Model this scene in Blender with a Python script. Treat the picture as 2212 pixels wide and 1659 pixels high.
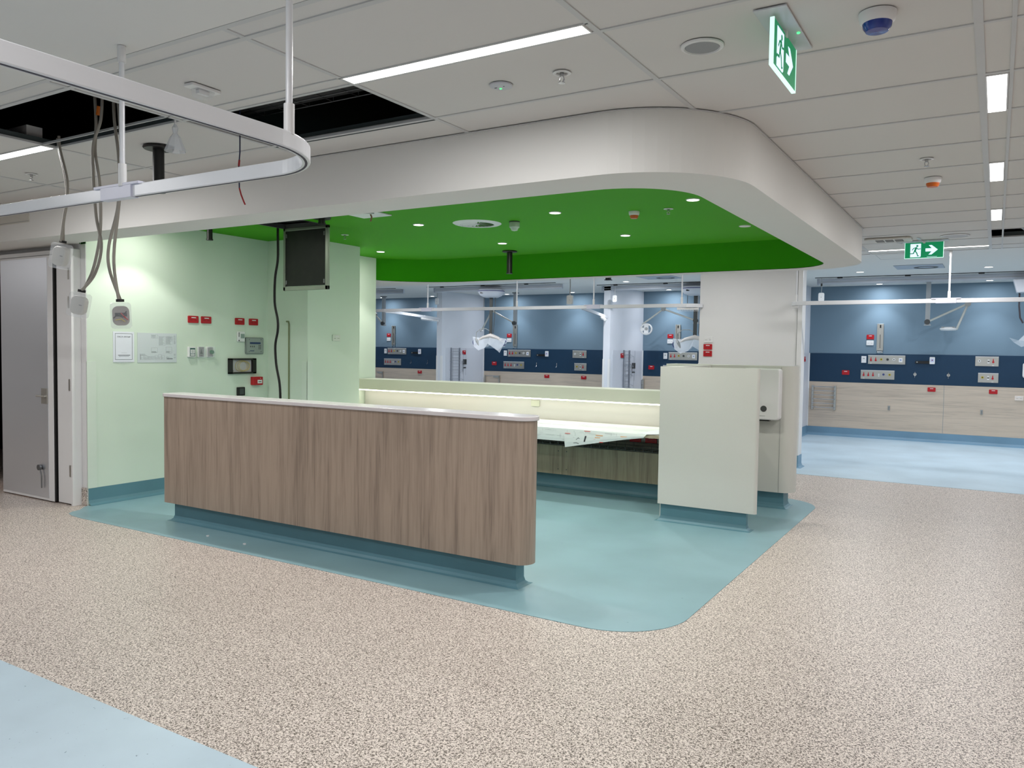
import bpy, math, random
from mathutils import Vector, Matrix
from mathutils.geometry import tessellate_polygon
random.seed(7)
for o in list(bpy.data.objects): bpy.data.objects.remove(o)
SC = bpy.context.scene
COL = SC.collection
# ---------------------------------------------------------------- camera, world, exposure
W_, H_ = 2212, 1659
FPX = 1711.17
yaw, pit, rol = -0.54762307, -0.04411353, 0.01441484
fw = Vector((math.sin(yaw)*math.cos(pit), math.cos(yaw)*math.cos(pit), math.sin(pit)))
r_ = Vector((math.cos(yaw), -math.sin(yaw), 0)); u_ = r_.cross(fw)
r2 = r_*math.cos(rol) + u_*math.sin(rol); u2 = -r_*math.sin(rol) + u_*math.cos(rol)
cam = bpy.data.cameras.new('camera'); camo = bpy.data.objects.new('camera', cam); COL.objects.link(camo)
cam.sensor_fit = 'HORIZONTAL'; cam.sensor_width = 36; cam.lens = FPX/W_*36; cam.clip_start = 0.05; cam.clip_end = 100
M = Matrix((( r2.x, u2.x, -fw.x, 0), (r2.y, u2.y, -fw.y, 0), (r2.z, u2.z, -fw.z, 1.55), (0, 0, 0, 1)))
camo.matrix_world = M
SC.camera = camo
SC.view_settings.view_transform = 'Standard'; SC.view_settings.look = 'None'
SC.view_settings.gamma = 1; SC.view_settings.use_curve_mapping = False
SC.view_settings.exposure = 0.0
wd = bpy.data.worlds.new('world'); SC.world = wd; wd.use_nodes = True
wd.node_tree.nodes['Background'].inputs[0].default_value = (0, 0, 0, 1)
wd.node_tree.nodes['Background'].inputs[1].default_value = 0
NEUTRAL = (1.0, 0.985, 0.995); WARM = (1.0, 0.96, 0.925); COOL = (0.92, 0.95, 1.0)
E_STRIP = 26; E_DOWN = 39; E_BAY = 26; E_LED = 1.6

# ---------------------------------------------------------------- materials
def s2l(c): return tuple(((v/255)/12.92 if v/255 <= .04045 else ((v/255+.055)/1.055)**2.4) for v in c)
MATS = {}
def nt(name):
    m = bpy.data.materials.new(name); m.use_nodes = True
    t = m.node_tree; b = t.nodes['Principled BSDF']
    return m, t, b
def mat(name, rgb, rough=.5, metal=0, spec=.5, var=.03, scale=8, bump=0, emit=None, es=0, alpha=1, bscale=300):
    if name in MATS: return MATS[name]
    m, t, b = nt(name)
    c = s2l(rgb)
    b.inputs['Roughness'].default_value = rough; b.inputs['Metallic'].default_value = metal
    b.inputs['Specular IOR Level'].default_value = spec; b.inputs['Alpha'].default_value = alpha
    tc = t.nodes.new('ShaderNodeTexCoord'); n = t.nodes.new('ShaderNodeTexNoise'); n.inputs['Scale'].default_value = scale
    n.inputs['Detail'].default_value = 3
    t.links.new(tc.outputs['Object'], n.inputs['Vector'])
    mx = t.nodes.new('ShaderNodeMix'); mx.data_type = 'RGBA'
    mx.inputs[6].default_value = (*[v*(1-var) for v in c], 1); mx.inputs[7].default_value = (*[min(1, v*(1+var)) for v in c], 1)
    t.links.new(n.outputs['Fac'], mx.inputs[0]); t.links.new(mx.outputs[2], b.inputs['Base Color'])
    if bump:
        n2 = t.nodes.new('ShaderNodeTexNoise'); n2.inputs['Scale'].default_value = bscale
        t.links.new(tc.outputs['Object'], n2.inputs['Vector'])
        bp = t.nodes.new('ShaderNodeBump'); bp.inputs['Strength'].default_value = bump; bp.inputs['Distance'].default_value = .002
        t.links.new(n2.outputs['Fac'], bp.inputs['Height']); t.links.new(bp.outputs['Normal'], b.inputs['Normal'])
    if emit:
        b.inputs['Emission Color'].default_value = (*s2l(emit), 1); b.inputs['Emission Strength'].default_value = es
    MATS[name] = m
    return m
def ramp(t, stops):
    r = t.nodes.new('ShaderNodeValToRGB'); e = r.color_ramp.elements
    e[0].position = stops[0][0]; e[0].color = (*s2l(stops[0][1]), 1)
    e[1].position = stops[-1][0]; e[1].color = (*s2l(stops[-1][1]), 1)
    for p, c in stops[1:-1]:
        k = e.new(p); k.color = (*s2l(c), 1)
    return r
def speckle(name, base, mid, dark, sc=105, rough=.42, lo=.40, hi=.47):
    m, t, b = nt(name); tc = t.nodes.new('ShaderNodeTexCoord')
    n = t.nodes.new('ShaderNodeTexNoise'); n.inputs['Scale'].default_value = sc; n.inputs['Detail'].default_value = 1.5; n.inputs['Distortion'].default_value = 1.2
    t.links.new(tc.outputs['Object'], n.inputs['Vector'])
    r = ramp(t, [(lo, dark), (hi, mid), (hi+.05, base), (.75, tuple(min(255, v+14) for v in base))])
    t.links.new(n.outputs['Fac'], r.inputs[0]); t.links.new(r.outputs[0], b.inputs['Base Color'])
    b.inputs['Roughness'].default_value = rough
    MATS[name] = m; return m
def vinyl(name, base, fleck, rough=.38, sc=35, lo=.30):
    m, t, b = nt(name); tc = t.nodes.new('ShaderNodeTexCoord')
    n = t.nodes.new('ShaderNodeTexNoise'); n.inputs['Scale'].default_value = 1.6; n.inputs['Detail'].default_value = 5
    t.links.new(tc.outputs['Object'], n.inputs['Vector'])
    r = ramp(t, [(.3, tuple(v*.955 for v in base)), (.7, tuple(min(255, v*1.04) for v in base))])
    t.links.new(n.outputs['Fac'], r.inputs[0])
    n2 = t.nodes.new('ShaderNodeTexNoise'); n2.inputs['Scale'].default_value = sc; n2.inputs['Detail'].default_value = 2; n2.inputs['Distortion'].default_value = .8
    t.links.new(tc.outputs['Object'], n2.inputs['Vector'])
    r3 = ramp(t, [(lo-.03, (255, 255, 255)), (lo+.01, (0, 0, 0))]); t.links.new(n2.outputs['Fac'], r3.inputs[0])
    mx = t.nodes.new('ShaderNodeMix'); mx.data_type = 'RGBA'; mx.inputs[7].default_value = (*s2l(fleck), 1)
    t.links.new(r3.outputs[0], mx.inputs[0]); t.links.new(r.outputs[0], mx.inputs[6]); t.links.new(mx.outputs[2], b.inputs['Base Color'])
    b.inputs['Roughness'].default_value = rough
    MATS[name] = m; return m
def wood(name, light, dark, axis='z', rough=.45, fine=60):
    m, t, b = nt(name); tc = t.nodes.new('ShaderNodeTexCoord'); mp = t.nodes.new('ShaderNodeMapping')
    mp.inputs['Scale'].default_value = (1, 1, .045) if axis == 'z' else (.045, 1, 1)
    t.links.new(tc.outputs['Object'], mp.inputs['Vector'])
    n = t.nodes.new('ShaderNodeTexNoise'); n.inputs['Scale'].default_value = fine; n.inputs['Detail'].default_value = 4; n.inputs['Distortion'].default_value = .6
    n2 = t.nodes.new('ShaderNodeTexNoise'); n2.inputs['Scale'].default_value = 9; n2.inputs['Detail'].default_value = 3; n2.inputs['Distortion'].default_value = 1.0
    for k in (n, n2): t.links.new(mp.outputs[0], k.inputs['Vector'])
    ad = t.nodes.new('ShaderNodeMath'); ad.operation = 'MULTIPLY_ADD'; ad.inputs[1].default_value = .5
    h = t.nodes.new('ShaderNodeMath'); h.operation = 'MULTIPLY'; h.inputs[1].default_value = .5
    t.links.new(n.outputs['Fac'], h.inputs[0]); t.links.new(n2.outputs['Fac'], ad.inputs[0]); t.links.new(h.outputs[0], ad.inputs[2])
    r = ramp(t, [(.36, dark), (.47, tuple((a*.35+c*.65) for a, c in zip(dark, light))), (.58, light)])
    t.links.new(ad.outputs[0], r.inputs[0]); t.links.new(r.outputs[0], b.inputs['Base Color'])
    b.inputs['Roughness'].default_value = rough
    MATS[name] = m; return m
def perforated(name, base, hole, pitch=.024):
    m, t, b = nt(name); tc = t.nodes.new('ShaderNodeTexCoord'); b.inputs['Specular IOR Level'].default_value = .08
    v = t.nodes.new('ShaderNodeTexVoronoi'); v.inputs['Scale'].default_value = 1/pitch; v.inputs['Randomness'].default_value = 0
    t.links.new(tc.outputs['Object'], v.inputs['Vector'])
    r = ramp(t, [(.24, hole), (.30, base)]); t.links.new(v.outputs['Distance'], r.inputs[0])
    t.links.new(r.outputs[0], b.inputs['Base Color']); b.inputs['Roughness'].default_value = .6
    MATS[name] = m; return m
def steel(name, rgb, rough=.28):
    m, t, b = nt(name); tc = t.nodes.new('ShaderNodeTexCoord'); mp = t.nodes.new('ShaderNodeMapping'); mp.inputs['Scale'].default_value = (1, 1, 25)
    n = t.nodes.new('ShaderNodeTexNoise'); n.inputs['Scale'].default_value = 9; n.inputs['Detail'].default_value = 4
    t.links.new(tc.outputs['Object'], mp.inputs[0]); t.links.new(mp.outputs[0], n.inputs['Vector'])
    mr = t.nodes.new('ShaderNodeMapRange'); mr.inputs[3].default_value = rough*.8; mr.inputs[4].default_value = rough*1.25
    t.links.new(n.outputs['Fac'], mr.inputs[0]); t.links.new(mr.outputs[0], b.inputs['Roughness'])
    b.inputs['Base Color'].default_value = (*s2l(rgb), 1); b.inputs['Metallic'].default_value = 1
    MATS[name] = m; return m
def emis(name, rgb, strength):
    m, t, b = nt(name)
    b.inputs['Base Color'].default_value = (*s2l(rgb), 1)
    b.inputs['Emission Color'].default_value = (*s2l(rgb), 1); b.inputs['Emission Strength'].default_value = strength
    MATS[name] = m; return m

TILE = mat('ceiling_tile', (214, 213, 210), .9, spec=.1, var=.02, scale=400)
BAR = mat('grid_bar', (198, 199, 199), .5)
PLAST = mat('plaster_white', (222, 221, 217), .75, spec=.2, var=.012)
GREENP = perforated('green_perforated', (72, 158, 24), (34, 92, 14))
GREEN = mat('green_paint', (48, 138, 14), .7, spec=.05)
MINT = mat('mint_wall', (212, 226, 210), .7, spec=.2, var=.01)
WALLW = mat('wall_white', (222, 222, 222), .7, spec=.2, var=.01)
COOLW = mat('bay_wall_white', (216, 219, 226), .6, spec=.25, var=.01)
DADO = mat('bay_wall_protection', (206, 209, 217), .35, spec=.4, var=.01)
BLUE = mat('bay_blue_paint', (112, 134, 150), .65, spec=.2, var=.01)
NAVY = mat('bay_navy_panel', (26, 55, 80), .45, spec=.3, var=.02)
FLOOR = speckle('speckled_vinyl', (219, 208, 199), (160, 148, 139), (82, 71, 63), sc=135, lo=.40, hi=.475)
TEAL = vinyl('teal_vinyl', (130, 164, 172), (90, 125, 135), lo=.22)
TEAL_SHADED = vinyl('teal_vinyl_shaded', (88, 130, 142), (80, 120, 130), .45, lo=.05)  # same vinyl as the floor, shade on upright faces darkened into the colour
PALE = vinyl('pale_blue_vinyl', (180, 200, 212), (110, 132, 150), .38, sc=45, lo=.27)
BLUES = vinyl('blue_skirting', (112, 148, 172), (90, 125, 150), .45, lo=.05)
WOODD = wood('desk_laminate', (166, 148, 132), (134, 118, 105), 'z')
WOODB = wood('bay_laminate', (204, 187, 169), (180, 165, 150), 'x')
WOODK = wood('bench_laminate', (160, 150, 125), (125, 112, 94), 'z')
SOLID = mat('solid_surface', (212, 207, 208), .2, spec=.5, var=.008, scale=220)
CREAM = mat('cream_laminate', (204, 204, 197), .45, spec=.35, var=.02, scale=120)
PALESAGE = mat('sage_laminate', (202, 204, 190), .45, spec=.35, var=.02, scale=120)
WPLAS = mat('white_plastic', (226, 226, 226), .35)
GPLAS = mat('grey_plastic', (150, 152, 150), .4)
DGREY = mat('dark_grey_plastic', (70, 72, 72), .45)
BLACK = mat('black_plastic', (12, 12, 12), .45)
RED = mat('red_plastic', (178, 14, 28), .35)
ALU = mat('powder_coated_white', (222, 224, 228), .25, metal=0, spec=.6)
SLOT = mat('dark_slot', (40, 38, 60), .5)
CHROME = steel('chrome', (190, 190, 192), .2)
STEEL = steel('brushed_steel', (188, 186, 180), .42)
STEELD = steel('door_sheet', (232, 236, 242), .36)
GALV = steel('galvanised', (120, 122, 124), .5)
CONDUIT = mat('grey_conduit', (158, 152, 142), .55)
DIFF = emis('strip_diffuser', (255, 253, 248), 7)
DIFFW = emis('downlight_lens', (255, 252, 244), 9)
LEDM = emis('led_strip', (255, 248, 236), 6)
CLEAR = mat('clear_plastic', (230, 235, 240), .10, spec=1.0, alpha=.20, bump=.9, bscale=45)
MILKY = mat('milky_plastic', (225, 230, 236), .2, spec=.7, alpha=.5, bump=.8, bscale=30)
PAPER = mat('paper', (226, 230, 238), .7)
PLANP = mat('plan_paper', (218, 226, 224), .7)
INK = mat('ink', (60, 62, 66), .7)
INKF = mat('faint_ink', (160, 166, 168), .7)
INKR = mat('red_ink', (214, 80, 72), .7)
INKO = mat('orange_ink', (226, 180, 140), .7)
YEL = mat('yellow_plastic', (200, 180, 90), .5)
GOLD = mat('brass_socket', (190, 170, 70), .4)
SIGNG = emis('exit_green', (0, 140, 88), .5)
SIGNW = emis('exit_white', (215, 230, 255), .95)
SIGNE = emis('exit_edge', (205, 250, 235), 1.0)
LEDG = emis('green_led', (60, 255, 110), 3)
BLUEL = mat('blue_lens', (20, 50, 140), .15, spec=.7)
AMBER = mat('amber_lens', (200, 95, 15), .3)
LCD = mat('lcd', (140, 158, 150), .3)
LCDB = mat('lcd_blue', (40, 60, 100), .3)
GREYP = mat('panel_grey', (150, 160, 155), .4)
GREENB = mat('green_button', (0, 105, 60), .3)
ORANGE = mat('orange_plastic', (215, 110, 20), .5)
WIREM = mat('chrome_wire', (150, 154, 162), .3, metal=.6)

# ---------------------------------------------------------------- mesh helpers
class MB:
    def __init__(s): s.v = []; s.f = []; s.m = []; s.mi = 0
    def add(s, vs, fs):
        k = len(s.v); s.v += [tuple(p) for p in vs]
        for f in fs: s.f.append([i+k for i in f]); s.m.append(s.mi)
        return s
    def mt(s, i): s.mi = i; return s
    def box(s, lo, hi):
        x0, y0, z0 = lo; x1, y1, z1 = hi
        return s.add([(x0,y0,z0),(x1,y0,z0),(x1,y1,z0),(x0,y1,z0),(x0,y0,z1),(x1,y0,z1),(x1,y1,z1),(x0,y1,z1)],
                     [(0,3,2,1),(4,5,6,7),(0,1,5,4),(1,2,6,5),(2,3,7,6),(3,0,4,7)])
    def quad(s, a, b, c, d): return s.add([a, b, c, d], [(0, 1, 2, 3)])
    def tube(s, pts, r, seg=10, caps=True):
        pts = [Vector(p) for p in pts]; n = len(pts); rs = r if isinstance(r, (list, tuple)) else [r]*n
        vs = []; fs = []; up = None
        for i, p in enumerate(pts):
            d = (pts[min(i+1, n-1)] - pts[max(i-1, 0)]).normalized()
            if up is None: up = Vector((0, 0, 1)) if abs(d.z) < .9 else Vector((1, 0, 0))
            a = d.cross(up).normalized(); b = a.cross(d).normalized(); up = b
            for k in range(seg):
                t = 2*math.pi*k/seg; vs.append(p + a*math.cos(t)*rs[i] + b*math.sin(t)*rs[i])
        for i in range(n-1):
            for k in range(seg):
                fs.append((i*seg+k, i*seg+(k+1) % seg, (i+1)*seg+(k+1) % seg, (i+1)*seg+k))
        if caps: fs.append(tuple(reversed(range(seg)))); fs.append(tuple(range((n-1)*seg, n*seg)))
        return s.add(vs, fs)
    def prism(s, poly, z0, z1, plane='xy', off=0):
        # poly: list of 2d points; plane 'xy' extrudes along z, 'xz' extrudes along y (z0,z1 are y values)
        n = len(poly)
        def P(p, h): return (p[0], p[1], h) if plane == 'xy' else ((p[0], h, p[1]) if plane == 'xz' else (h, p[0], p[1]))
        vs = [P(p, z0) for p in poly] + [P(p, z1) for p in poly]
        fs = [tuple(reversed(range(n))), tuple(range(n, 2*n))] + [(i, (i+1) % n, n+(i+1) % n, n+i) for i in range(n)]
        return s.add(vs, fs)
    def lathe(s, prof, c=(0, 0, 0), seg=28, axis='z'):
        vs = []; fs = []; n = len(prof)
        for k in range(seg):
            t = 2*math.pi*k/seg
            for r, h in prof:
                a, b = r*math.cos(t), r*math.sin(t)
                vs.append((c[0]+a, c[1]+b, c[2]+h) if axis == 'z' else (c[0]+a, c[1]+h, c[2]+b))
        for k in range(seg):
            for i in range(n-1):
                a = k*n+i; b = ((k+1) % seg)*n+i
                fs.append((a, b, b+1, a+1))
        return s.add(vs, fs)
    def sweep(s, path, prof, closed=False, closedprof=True):
        # prof: (offset to the right of travel, z)
        n = len(path); P = [Vector(p) for p in path]; vs = []; fs = []; m = len(prof)
        for i in range(n):
            if closed: d0 = (P[i]-P[i-1]).normalized(); d1 = (P[(i+1) % n]-P[i]).normalized()
            else:
                d0 = (P[i]-P[max(i-1, 0)]); d1 = (P[min(i+1, n-1)]-P[i])
                if d0.length < 1e-9: d0 = d1
                if d1.length < 1e-9: d1 = d0
                d0 = d0.normalized(); d1 = d1.normalized()
            n0 = Vector((d0.y, -d0.x)); n1 = Vector((d1.y, -d1.x)); nn = (n0+n1)
            nn = nn/max(1e-6, nn.length); k = 1/max(.3, nn.dot(n0))
            for o, z in prof: vs.append((P[i].x+nn.x*o*k, P[i].y+nn.y*o*k, z))
        seg = n if closed else n-1
        for i in range(seg):
            j = (i+1) % n
            for a in range(m if closedprof else m-1):
                b = (a+1) % m
                fs.append((i*m+a, j*m+a, j*m+b, i*m+b))
        if not closed and closedprof:
            fs.append(tuple(range(m))); fs.append(tuple(reversed(range((n-1)*m, n*m))))
        return s.add(vs, fs)
    def build(s, name, m, parent=None, bevel=0, smooth=False, seg=2):
        me = bpy.data.meshes.new(name); me.from_pydata(s.v, [], s.f); me.update()
        ms = m if isinstance(m, (list, tuple)) else [m]
        for k in ms: me.materials.append(k)
        for p, i in zip(me.polygons, s.m): p.material_index = i; p.use_smooth = smooth
        o = bpy.data.objects.new(name, me); COL.objects.link(o)
        import bmesh
        bm = bmesh.new(); bm.from_mesh(me); bmesh.ops.recalc_face_normals(bm, faces=bm.faces); bm.to_mesh(me); bm.free()
        if smooth:
            try: me.set_sharp_from_angle(angle=math.radians(40))
            except Exception: pass
        if bevel:
            b = o.modifiers.new('b', 'BEVEL'); b.width = bevel; b.segments = seg; b.limit_method = 'ANGLE'; b.angle_limit = math.radians(40)
        if parent: o.parent = parent
        return o
def tag(o, label=None, cat=None, group=None, kind=None):
    if label: o['label'] = label
    if cat: o['category'] = cat
    if group: o['group'] = group
    if kind: o['kind'] = kind
    return o
def thing(name, label, cat, loc=(0, 0, 0), rz=0, group=None):
    o = bpy.data.objects.new(name, None); COL.objects.link(o); o.location = loc; o.rotation_euler = (0, 0, rz)
    o.empty_display_size = .05
    return tag(o, label, cat, group)
def struct(o): o['kind'] = 'structure'; return o
def copy_tree(o, parent=None):
    c = o.copy(); COL.objects.link(c); c.parent = parent
    for ch in list(o.children): copy_tree(ch, c)
    return c
def dup(o, label, loc, rz=None, group=None):
    c = copy_tree(o); c.location = loc; c['label'] = label
    if rz is not None: c.rotation_euler = (0, 0, rz)
    if group: c['group'] = group
    return c
def arc(cx, cy, r, a0, a1, n=10):
    return [(cx+r*math.cos(math.radians(a0+(a1-a0)*i/n)), cy+r*math.sin(math.radians(a0+(a1-a0)*i/n))) for i in range(n+1)]
def rrect(x0, y0, x1, y1, r, n=8, rs=None):
    rs = rs or (r, r, r, r)   # sw, se, ne, nw (ccw)
    return (arc(x0+rs[0], y0+rs[0], rs[0], 180, 270, n) + arc(x1-rs[1], y0+rs[1], rs[1], 270, 360, n) +
            arc(x1-rs[2], y1-rs[2], rs[2], 0, 90, n) + arc(x0+rs[3], y1-rs[3], rs[3], 90, 180, n))
def text(txt, size, name, m, parent, loc, rot=(math.pi/2, 0, 0), align='CENTER', ext=.0006):
    cu = bpy.data.curves.new('txt', 'FONT'); cu.body = txt; cu.size = size; cu.align_x = align; cu.align_y = 'CENTER'; cu.extrude = ext
    to = bpy.data.objects.new('txt', cu); COL.objects.link(to)
    bpy.context.view_layer.update()
    me = bpy.data.meshes.new_from_object(to.evaluated_get(bpy.context.evaluated_depsgraph_get()))
    bpy.data.objects.remove(to)
    me.transform(Matrix.Rotation(rot[2], 4, 'Z') @ Matrix.Rotation(rot[0], 4, 'X')); me.transform(Matrix.Translation(loc))
    o = bpy.data.objects.new(name, me); me.materials.clear(); me.materials.append(m); COL.objects.link(o); o.parent = parent
    return o
def area(parent, loc, sx, sy, e, col, rot=(0, 0, 0), spread=180):
    l = bpy.data.lights.new('lamp', 'AREA'); l.shape = 'RECTANGLE'; l.size = sx; l.size_y = sy; l.energy = e; l.color = col
    l.spread = math.radians(spread)
    o = bpy.data.objects.new('lamp', l); COL.objects.link(o); o.location = loc; o.rotation_euler = rot; o.parent = parent; return o
def spot(parent, loc, e, col, ang=92, blend=.22, rad=.035):
    l = bpy.data.lights.new('lamp', 'SPOT'); l.energy = e; l.color = col; l.spot_size = math.radians(ang); l.spot_blend = blend; l.shadow_soft_size = rad
    o = bpy.data.objects.new('lamp', l); COL.objects.link(o); o.location = loc; o.parent = parent; return o
ZC = 2.81; ZB = 2.48; ZG = 2.77

# ================================================================ STRUCTURE
# floor
struct(MB().box((-15, -5, -.1), (5, 16, 0)).build('floor', FLOOR))
mat_loop = (rrect(-7.33, 3.945, -1.475, 8.75, .4, 10, rs=(.05, .42, .4, .05)))
mat_loop = [(-7.33, 4.3), (-7.30, 4.24), (-7.20, 4.14), (-7.18, 4.06), (-7.13, 4.0), (-7.02, 3.965), (-6.85, 3.95)] + arc(-1.93, 4.405, .46, 270, 360, 12) + arc(-1.93, 8.26, .44, 0, 90, 12) + [(-7.33, 8.70)]
struct(MB().prism(mat_loop, -.01, .003).build('floor', TEAL))
struct(MB().box((-6, -4.9, -.01), (-1.2, 1.95, .003)).build('floor', PALE))
struct(MB().prism([(-15, 10.55), (5, 10.55), (5, 16), (-15, 16)], -.01, .003).build('floor', PALE))

# suspended ceiling: grid of tiles with openings
bx = [-15.6+0, -14.29, -13.0, -11.71, -10.42, -9.13, -7.84, -6.55, -5.26, -3.97, -2.68, -1.39, -.10, .015, 1.305, 2.595, 3.885, 5.2]
by = [-5.2] + [2.895+.6395*k for k in range(-12, 12)] + [10.57, 10.95]
by = sorted(set([round(v, 3) for v in by if v < 10.6 and abs(v-2.2555) > .01] + [10.95, 2.25, 2.13]))
holes = [(-3.97, 2.895, -2.68, 3.565), (-5.26, 2.25, -3.97, 2.895), (.015, 9.29, 1.305, 9.93), (-.10, 9.29, .015, 9.93)]
def inhole(x, y): return any(h[0]-.001 < x < h[2]+.001 and h[1]-.001 < y < h[3]+.001 for h in holes)
mb = MB()
HATCH = (-6.38, 5.25, -5.79, 5.87)
xs = sorted(set(bx+[HATCH[0], HATCH[2]])); ys = sorted(set(by+[HATCH[1], HATCH[3]]))
for i in range(len(xs)-1):
    for j in range(len(ys)-1):
        cx, cy = (xs[i]+xs[i+1])/2, (ys[j]+ys[j+1])/2
        if inhole(cx, cy): continue
        if cx < -1.39 and cy < 2.13: continue
        if HATCH[0] < cx < HATCH[2] and HATCH[1] < cy < HATCH[3]: continue
        mb.box((xs[i], ys[j], ZC+.004), (xs[i+1], ys[j+1], ZC+.02))
ceil = struct(mb.build('ceiling', TILE))
struct(MB().box((-15, -5.2, ZC), (-1.40, 2.115, ZC+.02)).build('ceiling', PLAST))
mb = MB()
for x in bx[1:-1]:
    w = .016 if abs(x+.10) < .01 else .013
    y0 = -5.2
    segs = [(-5.2, 10.95)]
    if x in (.015,): w = .008
    mb.box((x-w, -5.2 if x > -1.4 else 2.13, ZC-.001), (x+w, 10.95, ZC+.012))
for y in by[1:]:
    if y in (2.13, 2.25):
        mb.box((-15, y-.014, ZC-.0015), (-1.39, y+.014, ZC+.012)); continue
    xs_ = [(-15, 5.2)] if y > 2.2 else [(-1.39, 5.2)]
    w = .010
    for a, b in xs_: mb.box((a, y-w, ZC-.0012), (b, y+w, ZC+.012))
    if y == 2.895: mb.box((-15, y-.093-.004, ZC-.001), (-1.39, y-.093+.004, ZC+.012))
mb.build('ceiling_grid', BAR, ceil)
mb = MB()
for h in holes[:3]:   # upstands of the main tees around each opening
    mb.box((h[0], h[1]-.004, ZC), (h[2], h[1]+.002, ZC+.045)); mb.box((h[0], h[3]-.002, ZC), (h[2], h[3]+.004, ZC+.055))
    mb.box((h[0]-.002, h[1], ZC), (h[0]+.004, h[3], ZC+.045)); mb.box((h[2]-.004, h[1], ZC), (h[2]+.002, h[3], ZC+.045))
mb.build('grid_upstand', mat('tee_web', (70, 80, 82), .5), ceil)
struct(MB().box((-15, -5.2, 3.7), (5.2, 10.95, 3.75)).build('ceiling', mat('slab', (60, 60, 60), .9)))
struct(MB().box((-15, 10.95, ZC), (5.2, 16.1, ZC+.05)).build('ceiling', PLAST))
# access hatch outline in the bay ceiling
mb = MB()
mb.sweep([(-1.35, 11.05), (-.75, 11.05), (-.75, 11.6), (-1.35, 11.6)], [(0, ZC-.002), (.008, ZC-.002), (.008, ZC+.001), (0, ZC+.001)], closed=True)
mb.build('ceiling_hatch', BAR, ceil)

# bulkhead ring with soffit, green recess
XR = -1.19
outer = [(-15, 3.86)] + arc(XR-.66, 3.86+.66, .66, 270, 360, 16) + arc(XR-.70, 9.33-.70, .70, 0, 90, 16) + [(-15, 9.33)]
XI = -1.545
inner = arc(-7.23, 4.215+.26, .26, 180, 270, 10)
inner = list(inner) + arc(XI-.48, 4.215+.48, .48, 270, 360, 14) + arc(XI-.5, 9.10-.5, .5, 0, 90, 14) + arc(-7.55+1.2, 9.14-1.2, 1.2, 90, 150, 12)
inner2 = []
for x, y in inner:
    yy = y - (.28*max(0, min(1, (y-6)/3.0)))
    inner2.append((x, yy))
mb = MB()
tess = tessellate_polygon([[Vector((x, y, 0)) for x, y in outer], [Vector((x, y, 0)) for x, y in inner]])
allp = outer+inner
mb.add([(x, y, ZB) for x, y in allp], [tuple(t) for t in tess])
n = len(outer)
mb.add([(x, y, ZB) for x, y in outer]+[(x, y, ZC+.002) for x, y in outer], [(i, (i+1) % n, n+(i+1) % n, n+i) for i in range(n-1)])
struct(mb.build('ceiling', PLAST))
# dark shadow gap trim at bulkhead top
gap = struct(MB().sweep(outer, [(-.001, ZC-.007), (.008, ZC-.007), (.008, ZC-.0015), (-.001, ZC-.0015)]).build('trim_1', BAR))
mb = MB(); n = len(inner)
mb.add([(x, y, ZB+.004) for x, y in inner]+[(x, y, ZG) for x, y in inner2], [(i, (i+1) % n, n+(i+1) % n, n+i) for i in range(n)])
struct(mb.build('ceiling', GREEN, smooth=True))
mb = MB()
h0, h1, h2, h3 = HATCH
hp = [(h0, h1), (h2, h1), (h2, h3), (h0, h3)]
tess = tessellate_polygon([[Vector((x, y, 0)) for x, y in inner2], [Vector((x, y, 0)) for x, y in hp]])
mb.add([(x, y, ZG) for x, y in inner2+hp], [tuple(t) for t in tess])
mb.build('ceiling', GREENP); struct(bpy.data.objects[mb and bpy.context.scene.objects[-1].name] if False else [o for o in COL.objects if o.name.startswith('ceiling')][-1])
for o in COL.objects:
    if o.name.startswith('ceiling') and o.parent is None: o['kind'] = 'structure'
# hatch throat
mb = MB(); mb.sweep([(h0, h1), (h2, h1), (h2, h3), (h0, h3)], [(0, ZG-.003), (.02, ZG-.003), (.02, ZG), (0, ZC+.05)], closed=True)
mb.build('hatch_throat', DGREY, ceil)
mb = MB()
for k in range(4): mb.box((h0, h1+.1+.13*k, ZC+.10), (h2, h1+.13+.13*k, ZC+.14))
mb.build('furring_channel', GALV, ceil)

# walls ---------------------------------------------------------
XW = -7.33
struct(MB().prism([(XW, 4.30), (XW, 6.48), (-6.68, 6.48), (-6.68, 7.34), (XW, 7.34), (XW, 8.38), (-8.0, 8.38), (-8.0, 4.75), (XW-.012, 4.75), (XW-.012, 4.30)], 0, ZC).build('wall_left', MINT))
# wall with the double door (plane y=4.3)
mb = MB()
mb.box((-15, 4.3, 0), (-9.6, 4.45, ZC)); mb.box((-9.6, 4.3, 2.43), (-8.002, 4.45, ZC)); mb.box((-8.002, 4.294, 2.43), (-7.415, 4.2995, ZC)); mb.box((-7.415, 4.294, 0), (XW-.001, 4.2995, ZB))
struct(mb.build('wall_door_side', WALLW))
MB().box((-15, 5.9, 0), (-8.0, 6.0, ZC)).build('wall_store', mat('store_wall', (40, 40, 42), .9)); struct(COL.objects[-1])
struct(MB().box((XW-.082, 4.283, 0), (XW-.001, 4.294, .17)).build('baseboard_door_side', FLOOR))
struct(MB().box((-15.1, -5, 0), (-15, 16, ZC)).build('wall_far_left', WALLW))
struct(MB().box((5, -5, 0), (5.1, 16, ZC)).build('wall_right', WALLW))
struct(MB().box((-15, -5.1, 0), (5, -5, ZC)).build('wall_front', WALLW))
# bay back wall
YB = 15.9
bw = struct(MB().box((-15, YB, 0), (5, YB+.15, ZC)).build('wall_back', BLUE))
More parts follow.
